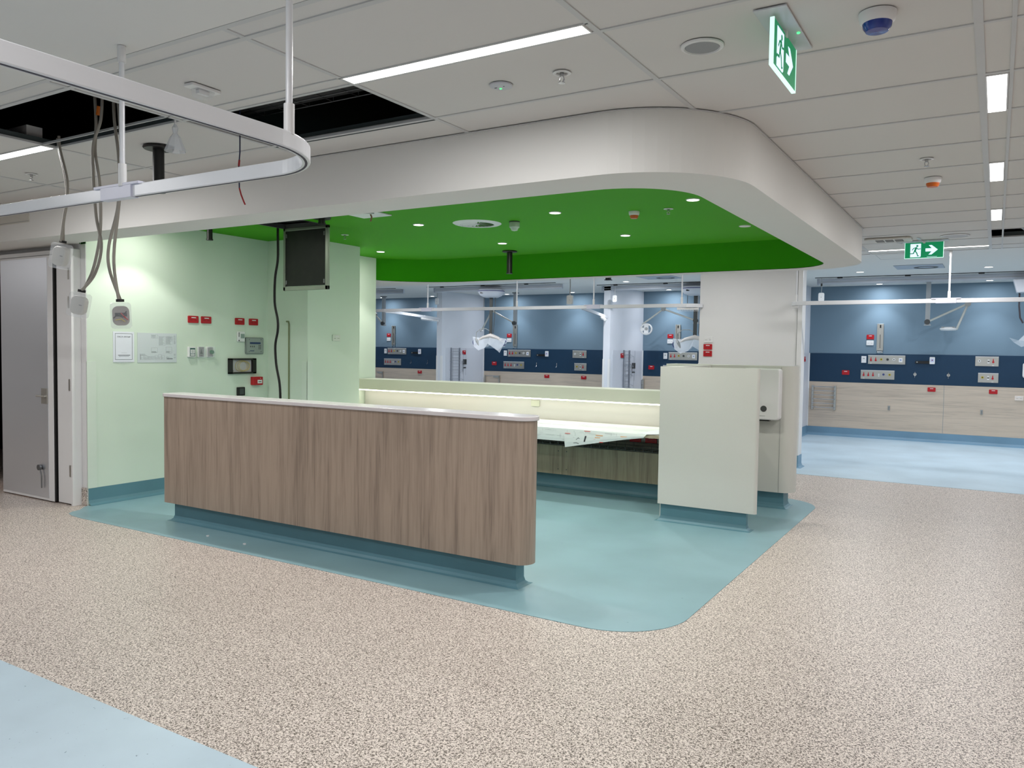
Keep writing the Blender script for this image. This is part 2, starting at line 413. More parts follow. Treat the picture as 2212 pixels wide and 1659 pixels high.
# dividers (right-hand faces at these x)
DIV = [-14.45, -10.5, -6.44, -3.05]
for x in DIV:
    d = struct(MB().box((x-.14, 14.2, 0), (x, YB, ZC)).build('wall_bay_divider', COOLW))
    MB().box((x, 14.35, .172), (x+.004, YB, 1.556)).build('wall_protection', DADO, d)
    MB().sweep([(x-.14, YB), (x-.14, 14.2), (x, 14.2), (x, YB)], [(-.0, .0), (.03, .003), (.008, .02), (.004, .05), (.004, .17), (0, .17)], closedprof=False).build('skirting', BLUES, d)
    MB().box((x-.035, 14.195, .17), (x+.006, 14.235, 1.38)).build('corner_guard', WPLAS, d)
    MB().box((x-.146, 14.195, .17), (x-.105, 14.235, 1.38)).build('corner_guard', WPLAS, d)
segs = list(zip(DIV, [x-.14 for x in DIV[1:]]+[5]))
for a, b in segs:
    MB().box((a+.004, YB-.012, 1.02), (b, YB, 1.557)).build('navy_panel', NAVY, bw, bevel=.002)
    MB().box((a+.02, YB-.010, .165), (b, YB, 1.018)).build('timber_panel', WOODB, bw)
    MB().box((a, YB-.03, .165), (a+.02, YB, 1.557)).build('corner_guard', WPLAS, bw)
    struct(MB().sweep([(a, YB-.012), (b, YB-.012)], [(0, 0), (.06, .003), (.02, .018), (.006, .05), (.004, .165), (0, .165)], closedprof=False).build('baseboard_back', BLUES))
MB().box((-.765, YB-.0115, .17), (-.757, YB-.0095, 1.016)).build('panel_joint', GPLAS, bw)
# pillar in front of the bays
pil = struct(MB().box((-3.64, 11.1, 0), (-2.235, 11.32, ZC)).build('wall_pillar', WALLW))
for x in (-3.645, -2.27):
    MB().box((x, 11.094, .17), (x+.04, 11.13, 1.385)).build('corner_guard', WPLAS, pil)
MB().box((-2.30, 11.096, 1.385), (-2.292, 11.1, ZC)).build('expansion_joint', GPLAS, pil)
MB().box((-2.292, 11.09, 1.385), (-2.232, 11.1, ZC)).build('joint_cover', WPLAS, pil)
struct(MB().sweep([(-3.64, 11.32), (-3.64, 11.1), (-2.235, 11.1), (-2.235, 11.32)], [(0, 0), (.05, .003), (.014, .02), (.005, .05), (.005, .17), (0, .17)], closedprof=False).build('baseboard_pillar', BLUES))
# green wall skirting, guards, dado rail joint
COVE = [(0, .0), (.058, .0035), (.032, .009), (.014, .024), (.006, .05), (.005, .165), (0, .165)]
struct(MB().sweep([(XW, 4.3), (XW, 6.48), (-6.68, 6.48), (-6.68, 7.34), (XW, 7.34), (XW, 8.38)], COVE, closedprof=False).build('baseboard_left', TEAL_SHADED))
wl = [o for o in COL.objects if o.name == 'wall_left'][0]
GUARD = mat('guard_mint', (214, 226, 212), .45)
MB().box((XW-.004, 4.294, .165), (XW+.006, 4.385, 1.375)).build('corner_guard', GUARD, wl)
MB().box((-6.76, 6.472, .165), (-6.676, 6.482, 1.375)).build('corner_guard', GUARD, wl)
MB().box((-6.682, 6.472, .165), (-6.672, 6.56, 1.375)).build('corner_guard', GUARD, wl)

# doors -----------------------------------------------------------
d1 = struct(MB().box((-8.665, 4.19, .012), (-7.715, 4.235, 2.385)).build('door_1', WALLW, bevel=.003))
MB().box((-8.655, 4.186, .04), (-7.80, 4.191, 2.365)).build('steel_sheet', STEELD, d1)
MB().box((-7.717, 4.196, .012), (-7.700, 4.232, 2.385)).build('edge_seal', BLACK, d1)
lv = MB().tube([(-7.81, 4.16, 1.03), (-7.86, 4.15, 1.03), (-7.94, 4.15, 1.03)], .009).tube([(-7.82, 4.19, 1.03), (-7.82, 4.15, 1.03)], .014)
lv.box((-7.90, 4.175, .955), (-7.80, 4.187, 1.105)); lv.build('door_handle', STEEL, d1)
MB().lathe([(0, 0), (.028, .0), (.028, .02), (.02, .03), (0, .03)], (-7.93, 4.155, .33), axis='y').tube([(-7.93, 4.17, .33), (-7.90, 4.17, .25), (-7.90, 4.17, .13)], .006).build('door_stop', GALV, d1)
d2 = struct(MB().box((-7.685, 4.215, .012), (-7.445, 4.26, 2.385)).build('door_2', WALLW, bevel=.003))
for z in (.33, 1.15, 1.93, 2.2):
    MB().box((-7.485, 4.208, z-.055), (-7.462, 4.217, z+.055)).build('hinge', STEEL, d2)
struct(MB().box((-7.442, 4.20, 0), (-7.412, 4.2935, 2.43)).box((-9.6, 4.20, 2.39), (-7.442, 4.294, 2.43)).build('trim_2', WALLW, bevel=.003))
t = thing('storage_crate', 'orange plastic crate glimpsed inside the dark doorway at far left', 'crate', (-8.95, 4.75, 0))
MB().box((-.25, -.2, 0), (.25, .2, .60)).build('crate_body', ORANGE, t, bevel=.01)
MB().box((-.26, -.21, .38), (.26, .21, .42)).build('crate_rim', ORANGE, t, bevel=.005)

# ================================================================ LIGHT FITTINGS
def strip(loc, length, along, label, group, e=E_STRIP, w=.078, col=NEUTRAL):
    t = thing('strip_light', label, 'ceiling light', (loc[0], loc[1], ZC), 0 if along == 'x' else math.pi/2, group)
    L = length/2
    MB().box((-L, -w/2, -.002), (L, w/2, .012)).build('diffuser', DIFF, t)
    m_ = MB(); m_.box((-L-.006, -w/2-.006, -.003), (L+.006, -w/2, .014)); m_.box((-L-.006, w/2, -.003), (L+.006, w/2+.006, .014))
    m_.box((-L-.006, -w/2, -.003), (-L, w/2, .014)); m_.box((L, -w/2, -.003), (L+.006, w/2, .014)); m_.build('housing', WPLAS, t)
    area(t, (0, 0, -.012), length, w, e, col)
    return t
G_ = 'strip lights set flush in the tiled ceiling'
strip((-2.043, 2.845), 1.25, 'x', 'long bright strip light in the ceiling between the tile opening and the exit sign', G_)
strip((-5.90, 2.845), 1.25, 'x', 'bright strip light at the far left, ending at the dark ceiling opening', G_)
strip((-.0405, 4.515), .62, 'y', 'short strip light in the right aisle ceiling, nearest of three in line', G_, E_STRIP*.55)
strip((-.0405, 6.41), .62, 'y', 'short strip light in the right aisle ceiling, middle one of three in line', G_, E_STRIP*.55)
strip((-.0405, 8.345), .62, 'y', 'short strip light in the right aisle ceiling, farthest of three in line', G_, E_STRIP*.55)
strip((-.745, 10.60), 1.26, 'x', 'long thin strip light just behind the far green exit sign', G_, E_STRIP*.8, w=.07)
for i, (x, y, a) in enumerate([(-2.043, .29, 'x'), (-5.90, .29, 'x'), (.66, .29, 'x'), (.66, -2.2, 'x'), (-2.043, -2.2, 'x'), (3.2, 2.0, 'x'), (3.2, 6, 'x'), (3.2, 9, 'x'), (-9.1, 1.0, 'x'), (-12, 1.5, 'x')]):  # added fittings behind and beside the camera, unseen, to lift the room light
    strip((x, y), 1.25, a, 'unseen strip light added to the same ceiling to fill the room', 'strip lights added out of view')

for x in (-3.33, -5.91, -8.49):
    strip((x, 10.02), 1.25, 'x', 'strip light of the corridor ceiling hidden behind the green bulkhead', 'strip lights hidden behind the bulkhead', E_STRIP*.45)
def downlight(loc, label, group, e, col, lit=True, r=.055, wide=.13, ang=100, blend=.35):
    t = thing('downlight', label, 'ceiling light', loc, 0, group)
    MB().lathe([(0, -.004), (r*.86, -.004), (r*.86, .0)]).build('lens', DIFFW if lit else WPLAS, t)
    MB().lathe([(r*.86, -.002), (r*.9, -.008), (r, -.006), (r*1.02, 0)]).build('trim_ring', WPLAS, t, smooth=True)
    if lit:
        spot(t, (0, 0, -.02), e, col, ang=ang, blend=blend, rad=.022)
        area(t, (0, 0, -.014), .09, .09, e*wide, col)
    return t
GD = 'downlights in the green ceiling'
dl = [(-2.118, 6.22, 'round downlight in the green ceiling beside its curved front corner'),
      (-3.393, 6.257, 'round downlight in the green ceiling, front row, between detector and orange beacon'),
      (-4.931, 6.262, 'round downlight in the green ceiling, left of the round air vent'),
      (-3.389, 7.816, 'round downlight in the green ceiling, rear row, right of the black pole'),
      (-4.908, 7.788, 'round downlight in the green ceiling right above the black pole flange'),
      (-6.75, 7.80, 'round downlight in the green ceiling next to the mint wall corner')]
for x, y, l in dl: downlight((x, y, ZG), l, GD, E_DOWN*(.8 if x < -6 else 1), WARM, wide=.2 if x < -4 else .13)
downlight((-2.113, 7.739, ZG), 'unlit round ceiling fitting at the far right of the green ceiling', None, 0, WARM, lit=False)
for x in (-2.118, -3.39, -4.93, -6.85):
    downlight((x, 4.72, ZG), 'downlight of the green ceiling hidden behind the bulkhead edge', 'downlights hidden behind the bulkhead', E_DOWN*(.65 if x < -6 else 1), WARM, wide=.3 if x < -4 else .13)
NB = {1: 'leftmost bay', 2: 'second bay from the left', 3: 'bay left of the pillar', 4: 'bay right of the pillar'}
def dlb(x, y, l, g='downlights in the treatment bay ceilings'):
    if y > 15: downlight((x, y, ZC), l, g, E_BAY*1.35, COOL, r=.06, wide=.20, ang=94, blend=.7)
    else: downlight((x, y, ZC), l, g, E_BAY, COOL, r=.06, wide=.95)
dlb(-1.823, 13.186, 'round bay downlight between the bulkhead corner and the far exit sign')
dlb(-1.822, 15.558, 'round downlight close to the blue wall, above the steel channel right of the pillar')
dlb(-.131, 13.11, 'front one of two downlights right of the drop rod in the right bay')
dlb(-.133, 15.43, 'rear one of two downlights right of the drop rod in the right bay')
dlb(-5.79, 13.43, 'round downlight in front of the hoist beam in the bay left of the pillar')
dlb(-5.757, 15.55, 'round downlight behind the hoist beam in the bay left of the pillar')
dlb(-9.62, 15.5, 'round downlight immediately right of the white hoist dome in the second bay')
dlb(-7.94, 15.5, 'round downlight behind the hanging grey box in the second bay')
dlb(-7.7, 12.45, 'front downlight of the second bay hidden by the bulkhead, between hoist and divider')
dlb(-9.3, 12.45, 'front downlight of the second bay hidden by the bulkhead, near the hoist dome')
dlb(-11.76, 15.5, 'round downlight beside the hanging box at the right of the leftmost bay')
dlb(-13.35, 15.5, 'round downlight half hidden by the mint wall edge in the leftmost bay')
dlb(-3.97, 15.5, 'downlight of the third bay hidden behind the white pillar')
dlb(-12.6, 12.4, 'front downlight of the leftmost bay hidden by the mint wall')
dlb(1.6, 13.1, 'downlight of the right bay outside the picture'); dlb(1.6, 15.4, 'downlight of the right bay by the wall outside the picture')

# ================================================================ RECEPTION DESK
desk = thing('reception_desk', 'long wood-grain nurses station desk with pale countertop in the foreground', 'desk', (-4.35, 4.39, 0))
def L(pts, o=(-4.35, 4.39)): return [(x-o[0], y-o[1]) for x, y in pts]
MB().prism(L(rrect(-6.19, 4.30, -2.50, 4.49, .03, 10, rs=(.03, .094, .094, .03))), .168, 1.091).build('front_panel', WOODD, desk, smooth=True)
MB().prism(L(rrect(-6.20, 4.285, -2.488, 4.505, .03, 10, rs=(.05, .109, .109, .05))), 1.093, 1.122).build('countertop', SOLID, desk, bevel=.004, smooth=True)
kb = MB(); kp = L([(-6.12, 4.375), (-2.62, 4.375), (-2.62, 4.47), (-6.12, 4.47)])
kb.prism(kp, .0, .168); kb.sweep(kp, [(0, .0), (.05, .0035), (.028, .009), (.012, .024), (.005, .05), (.004, .166), (0, .167)], closed=True, closedprof=False)
kb.build('kickboard', TEAL_SHADED, desk)

# partition panel with return wall
pp = thing('partition_panel', 'upright cream laminate end panel standing at the right end of the back bench', 'panel', (-2.15, 6.85, 0))
o0 = (-2.15, 6.85)
MB().prism(L(rrect(-2.592, 6.83, -1.706, 6.89, .01, 8, rs=(.004, .028, .028, .004)), o0), .163, 1.412).build('panel_board', CREAM, pp, smooth=True)
kp = L([(-2.57, 6.85), (-1.80, 6.85), (-1.80, 6.895), (-2.57, 6.895)], o0); kp = [(x, y+.02) for x, y in kp]
kb = MB(); kb.prism(kp, 0, .163); kb.sweep(kp, [(0, .0), (.05, .0035), (.028, .009), (.012, .024), (.005, .05), (.004, .16), (0, .162)], closed=True, closedprof=False)
kb.build('kickboard', TEAL_SHADED, pp)
MB().box((-2.592-o0[0], 6.892-o0[1], .0), (-2.50-o0[0], 8.04-o0[1], 1.41)).build('return_wall', CREAM, pp)
# tall wall with rounded end
tw = thing('screen_wall', 'low white screen wall with rounded end, carrying the towel dispenser', 'screen wall', (-2.3, 8.2, 0))
o1 = (-2.3, 8.2)
MB().prism(L(rrect(-2.99, 8.05, -1.665, 8.35, .12, 10, rs=(.005, .14, .14, .005)), o1), .163, 1.418).build('wall_body', CREAM, tw, smooth=True)
MB().box((-1.80-o1[0], 8.0475-o1[1], .165), (-1.797-o1[0], 8.052-o1[1], 1.412)).build('joint', GPLAS, tw)
kp = L([(-2.91, 8.10), (-1.76, 8.10), (-1.76, 8.30), (-2.91, 8.30)], o1)
kb = MB(); kb.prism(kp, 0, .163); kb.sweep(kp, [(0, .0), (.05, .0035), (.028, .009), (.012, .024), (.005, .05), (.004, .16), (0, .162)], closed=True, closedprof=False)
kb.build('kickboard', TEAL_SHADED, tw)
# towel dispenser
td = thing('towel_dispenser', 'white paper towel dispenser with round dark window on the low screen wall', 'dispenser', (-1.95, 8.048, 1.14))
MB().prism(rrect(-.19, -.25, .165, .255, .03, 6), -.13, 0, 'xz').build('dispenser_body', WPLAS, td, bevel=.012, seg=3, smooth=True)
MB().lathe([(0, -.134), (.03, -.134), (.03, -.13)], (.02, 0, -.14), axis='y').build('window', DGREY, td)
MB().box((-.1, -.12, -.262), (.07, -.03, -.248)).build('paper_slot', BLACK, td)
MB().box((-.075, -.1325, -.212), (.035, -.130, -.209)).build('lettering', GPLAS, td)

# low wall + bench + LED
lw = thing('bench_upstand', 'long sage upstand wall behind the bench with lit shelf edge', 'upstand wall', (-5, 8.2, 0))
MB().box((-7.32+5, -.04, 0), (-3.03+5, .13, 1.12)).build('wall_body', CREAM, lw)
MB().box((-7.32+5, -.20, .985), (-3.03+5, .14, 1.125)).build('fascia', PALESAGE, lw, bevel=.003)
led = thing('led_strip', 'warm glowing linear light under the shelf of the bench upstand', 'led light', (-5.0, 8.03, .983))
MB().box((-2.32, -.010, -.012), (2.0, .010, 0)).build('diffuser', LEDM, led)
for k in range(4): area(led, (-1.78+1.08*k, .012, -.016), 1.05, .03, E_LED/4, (1, .945, .90), rot=(math.radians(0), 0, 0))
bt = thing('bench_worktop', 'white worktop of the back bench with beige edge', 'worktop', (-5, 7.7, .70))
MB().prism([(x+5, y-7.7) for x, y in [(-7.32, 7.36), (-6.665, 7.36), (-6.665, 7.28), (-2.60, 7.28), (-2.60, 8.035), (-3.03, 8.035), (-3.03, 8.155), (-7.32, 8.155)]], .003, .03).build('top_surface', mat('worktop_white', (222, 218, 208), .35), bt)
MB().box((-6.665+5, -.424, 0), (-2.60+5, -.4201, .030)).build('front_edge', mat('edge_beige', (176, 166, 140), .5), bt)
bc = thing('bench_cupboard', 'shadowed wood-grain panelled base unit under the back bench', 'cabinet', (-5, 7.8, 0))
for k, (a, b) in enumerate([(-7.0, -5.40), (-5.397, -4.05), (-4.047, -2.62)]):
    mb = MB(); mb.box((a+5, -.07, .172), (b+5, -.05, .49))
    MB_ = mb.build('front_board', WOODK, bc)
    for xx in (a+.05, b-.05):
        for zz in (.23, .43): MB().lathe([(0, -.0715), (.006, -.0715), (.006, -.07)], (xx+5, 0, zz), 8, 'y').build('screw_cap', DGREY, MB_)
MB().box((-7.0+5, -.05, .17), (-2.62+5, .2, .485)).build('carcass', WOODK, bc)
kp = [(-7.0+5, .04), (-2.62+5, .04)]
kb = MB(); kb.box((-7+5, .04, 0), (-2.62+5, .2, .17)); kb.sweep(kp, [(0, .0), (.05, .0035), (.028, .009), (.012, .024), (.005, .05), (.004, .168), (0, .17)], closedprof=False)
kb.build('kickboard', TEAL_SHADED, bc)
ct = thing('cable_basket', 'galvanised wire cable basket under the back bench', 'cable tray', (-5, 7.83, .50))
mb = MB()
for yy in (-.10, -.03, .05, .12): mb.tube([(-2.0, yy, 0), (2.35, yy, 0)], .003, 5)
for zz in (.03, .065): mb.tube([(-2.0, .13, zz), (2.35, .13, zz)], .003, 5)
for k in range(44): mb.tube([(-2.0+.1*k, -.11, .03), (-2.0+.1*k, -.10, .0), (-2.0+.1*k, .12, 0), (-2.0+.1*k, .13, .07)], .003, 5)
mb.build('basket_wires', GALV, ct)

# ================================================================ small wall fittings (local: x along wall, -y outwards, z up)
def outlet(w=.13, h=.075, m=RED, label='', loc=(0, 0, 0), rz=0, group=None, name='power_outlet', holes_=True, rocker=True):
    t = thing(name, label, 'power outlet', loc, rz, group)
    MB().prism(rrect(-w/2, -h/2, w/2, h/2, .008, 4), -.012, 0, 'xz').build('face_plate', m, t, bevel=.002)
    if rocker: MB().box((-w*.20, -.016, h*.18), (w*.22, -.011, h*.30)).build('rocker_switch', WPLAS, t)
    if holes_:
        for sx in (-.22, .22):
            b = MB(); b.box((sx*w-.012, -.0128, -.010), (sx*w-.004, -.0118, -.004)); b.box((sx*w+.004, -.0128, -.010), (sx*w+.012, -.0118, -.004))
            b.build('socket_slots', DGREY if m is not RED else BLACK, t)
    return t
R90 = math.pi/2
def rockers(t, w, h):
    return
ro = outlet(.128, .075, RED, 'red power outlet on the mint wall, leftmost of the four', (XW, 5.457, 1.817), R90, 'red power outlets on the mint wall')
dup(ro, 'red power outlet on the mint wall, second from left of the four', (XW, 5.62, 1.817))
dup(ro, 'red power outlet on the mint wall, third from left, above the thermostat', (XW, 6.067, 1.818))
dup(ro, 'red power outlet on the mint wall, rightmost of the four, above the grey keypad', (XW, 6.262, 1.818))
# switch boxes
sw = thing('access_switch', 'white wall switch box with dark framed label, left of three in a row', 'switch', (XW, 5.428, 1.47), R90, 'switch boxes under the red outlets')
MB().box((-.042, -.03, -.056), (.042, 0, .056)).build('box_body', WPLAS, sw, bevel=.004)
MB().box((-.028, -.0315, -.045), (.034, -.030, .042)).build('label_frame', mat('label_teal', (60, 95, 90), .5), sw)
b = MB().box((-.022, -.0325, -.018), (.028, -.0315, .026)); b.box((-.022, -.0325, -.04), (.028, -.0315, -.024)); b.build('label_text_area', WPLAS, sw)
b = MB().box((-.012, -.0332, .008), (.016, -.0325, .012)); b.box((-.012, -.0332, -.006), (.016, -.0325, -.002)); b.build('lettering', INK, sw)
sw = thing('key_switch', 'clear covered switch with grey emblem, middle of three in a row', 'switch', (XW, 5.548, 1.47), R90, 'switch boxes under the red outlets')
MB().box((-.038, -.02, -.056), (.038, 0, .056)).build('base_plate', WPLAS, sw, bevel=.004)
MB().box((-.042, -.045, -.060), (.042, -.02, .060)).build('clear_cover', CLEAR, sw, bevel=.004)
MB().prism([(-.004, .028), (.004, .028), (.006, .01), (.014, -.012), (.014, -.022), (-.014, -.022), (-.014, -.012), (-.006, .01)], -.0225, -.02, 'xz').build('emblem', DGREY, sw)
MB().box((-.015, -.022, -.04), (.015, -.0201, -.036)).build('lettering', INK, sw)
sw = thing('green_button_switch', 'clear covered switch with round green push button, right of three in a row', 'switch', (XW, 5.662, 1.47), R90, 'switch boxes under the red outlets')
MB().box((-.038, -.02, -.056), (.038, 0, .056)).build('base_plate', WPLAS, sw, bevel=.004)
MB().box((-.042, -.05, -.060), (.042, -.02, .060)).build('clear_cover', CLEAR, sw, bevel=.004)
MB().lathe([(0, -.045), (.019, -.045), (.022, -.038), (.022, -.02)], (.012, 0, 0), axis='y').build('push_button', GREENB, sw, smooth=True)
th = thing('thermostat', 'white wall thermostat with grey square display', 'thermostat', (XW, 6.077, 1.647), R90)
MB().prism(rrect(-.047, -.058, .047, .058, .01, 4), -.026, 0, 'xz').build('casing', WPLAS, th, bevel=.004)
MB().box((-.012, -.0275, -.02), (.04, -.026, .03)).build('display', LCD, th)
MB().box((-.040, -.0272, -.004), (-.032, -.026, .046)).box((-.042, -.0272, -.052), (-.028, -.026, -.038)).build('lettering', INK, th)
ap = thing('alarm_keypad', 'square grey control panel with dark display and small keys', 'control panel', (XW, 6.268, 1.544), R90)
MB().prism(rrect(-.126, -.094, .126, .096, .014, 5), -.025, 0, 'xz').build('casing', mat('panel_edge', (128, 138, 134), .4), ap, bevel=.004)
MB().prism(rrect(-.115, -.084, .115, .086, .008, 5), -.028, -.025, 'xz').build('front_plate', GREYP, ap)
MB().box((-.075, -.0295, .020), (.078, -.028, .042)).build('display', LCDB, ap)
b = MB()
for k in range(3): b.box((-.072+.026*k, -.0295, -.016), (-.060+.026*k, -.028, .0))
for i in range(2):
    for j in range(3): b.box((.05+.02*i, -.0295, -.002-.018*j), (.062+.02*i, -.028, .008-.018*j))
b.build('keys', DGREY, ap)
MB().box((-.074, -.0293, -.062), (-.014, -.028, -.054)).build('lettering', LCDB, ap)
for sx in (-.085, .085):
    for sz in (-.066, .072): MB().lathe([(0, -.0295), (.005, -.0295), (.005, -.028)], (sx, 0, sz), 8, 'y').build('screw', DGREY, ap)
fr = thing('recessed_wall_box', 'open black framed wall box with a loop of yellow cable inside', 'wall box', (XW, 6.094, 1.313), R90)
b = MB(); w, h, q = .188, .087, .024
b.box((-w, -.035, h-.018), (w, 0, h)); b.box((-w, -.035, -h), (w, 0, -h+.018)); b.box((-w, -.035, -h), (-w+.045, 0, h)); b.box((w-.05, -.035, -h), (w, 0, h))
b.build('black_frame', BLACK, fr, bevel=.002)
MB().box((-.15, -.004, -.07), (.14, -.001, .07)).build('back_plate', mat('boxback', (190, 188, 190), .6), fr)
for k, (cx, rr) in enumerate([(-.01, .062), (.015, .06), (.03, .056)]):
    MB().tube([(cx+rr*1.35*math.cos(a*math.pi/10), -.012-.004*k, rr*math.sin(a*math.pi/10)) for a in range(21)], .0022, 6).build('cable_loop', YEL, fr)
b = MB(); b.tube([(-.14, -.012, .04), (-.137, -.012, 0), (-.13, -.012, -.05), (-.12, -.012, -.055)], .004, 6); b.build('cable_tail', GALV, fr)
cp = thing('fire_call_point', 'red manual fire call point with white label', 'call point', (XW, 6.292, 1.139), R90)
MB().prism(rrect(-.068, -.048, .068, .048, .006, 4), -.055, 0, 'xz').build('box_body', RED, cp, bevel=.004)
MB().box((-.012, -.0575, -.028), (.052, -.055, .012)).build('label', WPLAS, cp)
MB().box((.0, -.0585, -.013), (.04, -.0575, -.005)).build('lettering', INK, cp)
MB().lathe([(0, -.057), (.004, -.057), (.004, -.055)], (.03, 0, .03), 8, 'y').build('indicator', WPLAS, cp)
bb = thing('card_reader', 'small square black reader with dark grey screen, just above the desk', 'reader', (XW, 6.078, 1.025), R90)
MB().prism(rrect(-.052, -.048, .052, .048, .006, 4), -.022, 0, 'xz').build('casing', BLACK, bb, bevel=.003)
MB().box((-.025, -.0235, -.034), (.035, -.022, .034)).build('screen', mat('dark_screen', (60, 66, 66), .3), bb)
# posters
po = thing('notice', 'framed-print paper notice taped to the mint wall, headed CHS_01 AMI Staff', 'notice', (XW, 4.668, 1.515), R90)
MB().box((-.11, -.004, -.148), (.11, -.001, .15)).build('sheet', PAPER, po)
MB().prism([(-.105, -.146), (-.06, -.156), (0, -.163), (.05, -.158), (.105, -.146)], -.006, -.003, 'xz').build('plastic_sleeve', CLEAR, po)
b = MB()
for a, c in (((-.09, -.125), (.09, -.122)), ((-.09, .130), (.09, .133)), ((-.09, -.125), (-.087, .133)), ((.087, -.125), (.09, .133))):
    b.box((a[0], -.0047, a[1]), (c[0], -.004, c[1]))
b.box((-.06, -.0047, -.083), (.066, -.004, -.078)); b.box((-.05, -.0047, -.092), (.054, -.004, -.090)); b.box((-.025, -.0047, -.058), (.032, -.004, -.057))
b.build('printed_border', INK, po)
text('CHS_01 AMI Staff', .0185, 'heading', INK, po, (0, -.0045, .100))
pl = thing('floor_plan_sheet', 'landscape sheet of construction drawings taped to the mint wall beside the notice', 'drawing sheet', (XW, 5.035, 1.51), R90)
MB().box((-.222, -.004, -.15), (.222, -.001, .15)).build('sheet', mat('plan_sheet', (206, 214, 216), .6), pl)
b = MB()
def lines(x0, z0, x1, z1, n):
    for k in range(n):
        z = z1-(z1-z0)*(k+.5)/n; b.box((x0, -.0047, z-.0008), (x0+(x1-x0)*random.uniform(.6, 1), -.004, z+.0008))
def frame(x0, z0, x1, z1, t=.001):
    b.box((x0, -.0047, z0), (x1, -.004, z0+t)); b.box((x0, -.0047, z1-t), (x1, -.004, z1)); b.box((x0, -.0047, z0), (x0+t, -.004, z1)); b.box((x1-t, -.0047, z0), (x1, -.004, z1))
lines(-.065, .10, .0, .13, 4); frame(-.07, .098, .004, .132)
lines(.02, .03, .085, .115, 12); frame(.016, .026, .088, .118)
lines(.1, .04, .17, .115, 11); frame(.096, .036, .172, .118)
for z in (.13, .105, .08, .06, -.06, -.09): lines(.188, z-.02, .214, z, 3)
frame(-.07, -.05, .0, .0); lines(-.066, -.05, -.005, -.035, 4); frame(.095, -.055, .165, .01); lines(.1, -.05, .155, -.03, 4)
for x0 in (-.19, -.15, -.11, -.07, -.03, .01, .045, .1): frame(x0, -.118, x0+.032, -.118+random.uniform(.02, .05)); lines(x0, -.115, x0+.03, -.09, 3)
b.box((-.195, -.0047, -.12), (-.191, -.004, -.06)); b.box((.11, -.0047, -.118), (.175, -.004, -.106)); lines(-.185, -.08, -.12, -.06, 3)
b.build('drawing_lines', mat('faint_print', (150, 156, 160), .7), pl)
# outlet on the projecting mint pier and bench outlet
outlet(.13, .075, mat('mint_plate', (214, 220, 208), .4), 'white double power outlet on the projecting mint wall pier', (-6.68, 6.934, 1.652), R90, name='power_outlet')
outlet(.115, .07, mat('outlet_cream', (196, 200, 180), .4), 'cream power outlet just below the lit shelf edge above the bench', (-4.642, 8.158, .91), 0, holes_=False, rocker=False)
outlet(.13, .08, RED, 'red power outlet under the bench worktop, left of two', (-3.30, 8.0, .60), 0, 'red outlets under the bench')
outlet(.13, .08, RED, 'red power outlet under the bench worktop, beside the cream panel', (-3.12, 8.0, .60), 0, 'red outlets under the bench')
t = thing('service_duct', 'white service duct along the wall under the back bench, carrying red outlets', 'duct', (-5, 8.1, .5))
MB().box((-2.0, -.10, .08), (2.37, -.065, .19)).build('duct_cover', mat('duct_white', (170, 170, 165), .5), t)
# pillar outlets
outlet(.125, .085, WPLAS, 'white power outlet on the white pillar above two red ones', (-3.502, 11.1, 1.725), 0)
outlet(.125, .078, RED, 'red power outlet on the white pillar, upper of two', (-3.508, 11.1, 1.622), 0, 'red outlets on the white pillar')
outlet(.125, .082, RED, 'red power outlet on the white pillar, lower of two', (-3.508, 11.1, 1.526), 0, 'red outlets on the white pillar')

# drawings on the bench
ds = thing('construction_drawings', 'large sheets of construction drawings spread over the bench and hanging over its edge', 'drawing sheets', (-4, 7.7, .732))
mb = MB()
mb.box((-1.4, -.43, 0), (1.08, .38, .002))
# left sheet hanging
def sheet(pts_top, pts_bot, y=-.432, bend=.012):
    n = len(pts_top); vs = []
    for (xt, zt), (xb, zb) in zip(pts_top, pts_bot):
        for k in range(5):
            f = k/4; vs.append((xt+(xb-xt)*f, y-.004-bend*math.sin(f*2.2), zt+(zb-zt)*f))
    fs = [(i*5+k, (i+1)*5+k, (i+1)*5+k+1, i*5+k+1) for i in range(n-1) for k in range(4)]
    mb.add(vs, fs)
sheet([(-1.4, .002), (-.8, .002), (.25, .002)], [(-1.4, -.125), (-.8, -.125), (.25, -.127)])
sheet([(.215, .004), (.5, .004), (.9, .004), (1.12, .004)], [(.232, -.186), (.5, -.135), (.9, -.06), (1.09, -.032)], y=-.436, bend=.016)
mb.mt(1)
random.seed(3)
for k in range(60):   # drawn lines on the hanging part
    x = random.uniform(-.65, .9); zmax = -.15+.125*max(0, (x-.23)/.85) if x > .23 else -.11
    z = random.uniform(zmax, -.012); l = random.uniform(.02, .11); yb = -.454 if x > .22 else -.4505
    if random.random() < .6: mb.box((x, yb, z), (x+l, yb+.0006, z+.0014))
    else: mb.box((x, yb, z), (x+.0015, yb+.0006, min(-.008, z+l*.5)))
for k in range(40):
    x = random.uniform(-1.2, .9); y = random.uniform(-.40, .3); l = random.uniform(.04, .2)
    mb.box((x, y, .0022), (x+l, y+.003, .0026))
mb.mt(2)
for x, z, l in ((-.60, -.055, .09), (-.42, -.045, .07), (.23, -.045, .06), (.56, -.085, .05), (.45, -.008, .07), (.62, -.11, .04)):
    mb.box((x, -.4555, z), (x+l, -.4545, z+.006))
mb.mt(3)
for x, z, l in ((.58, -.045, .08), (.85, -.04, .07), (.57, -.068, .06)):
    mb.box((x, -.4552, z), (x+l, -.4542, z+.010))
mb.mt(4)
mb.add([(.445, -.456, -.115), (.462, -.456, -.115), (.478, -.456, -.055), (.46, -.456, -.055)], [(0, 1, 2, 3)])
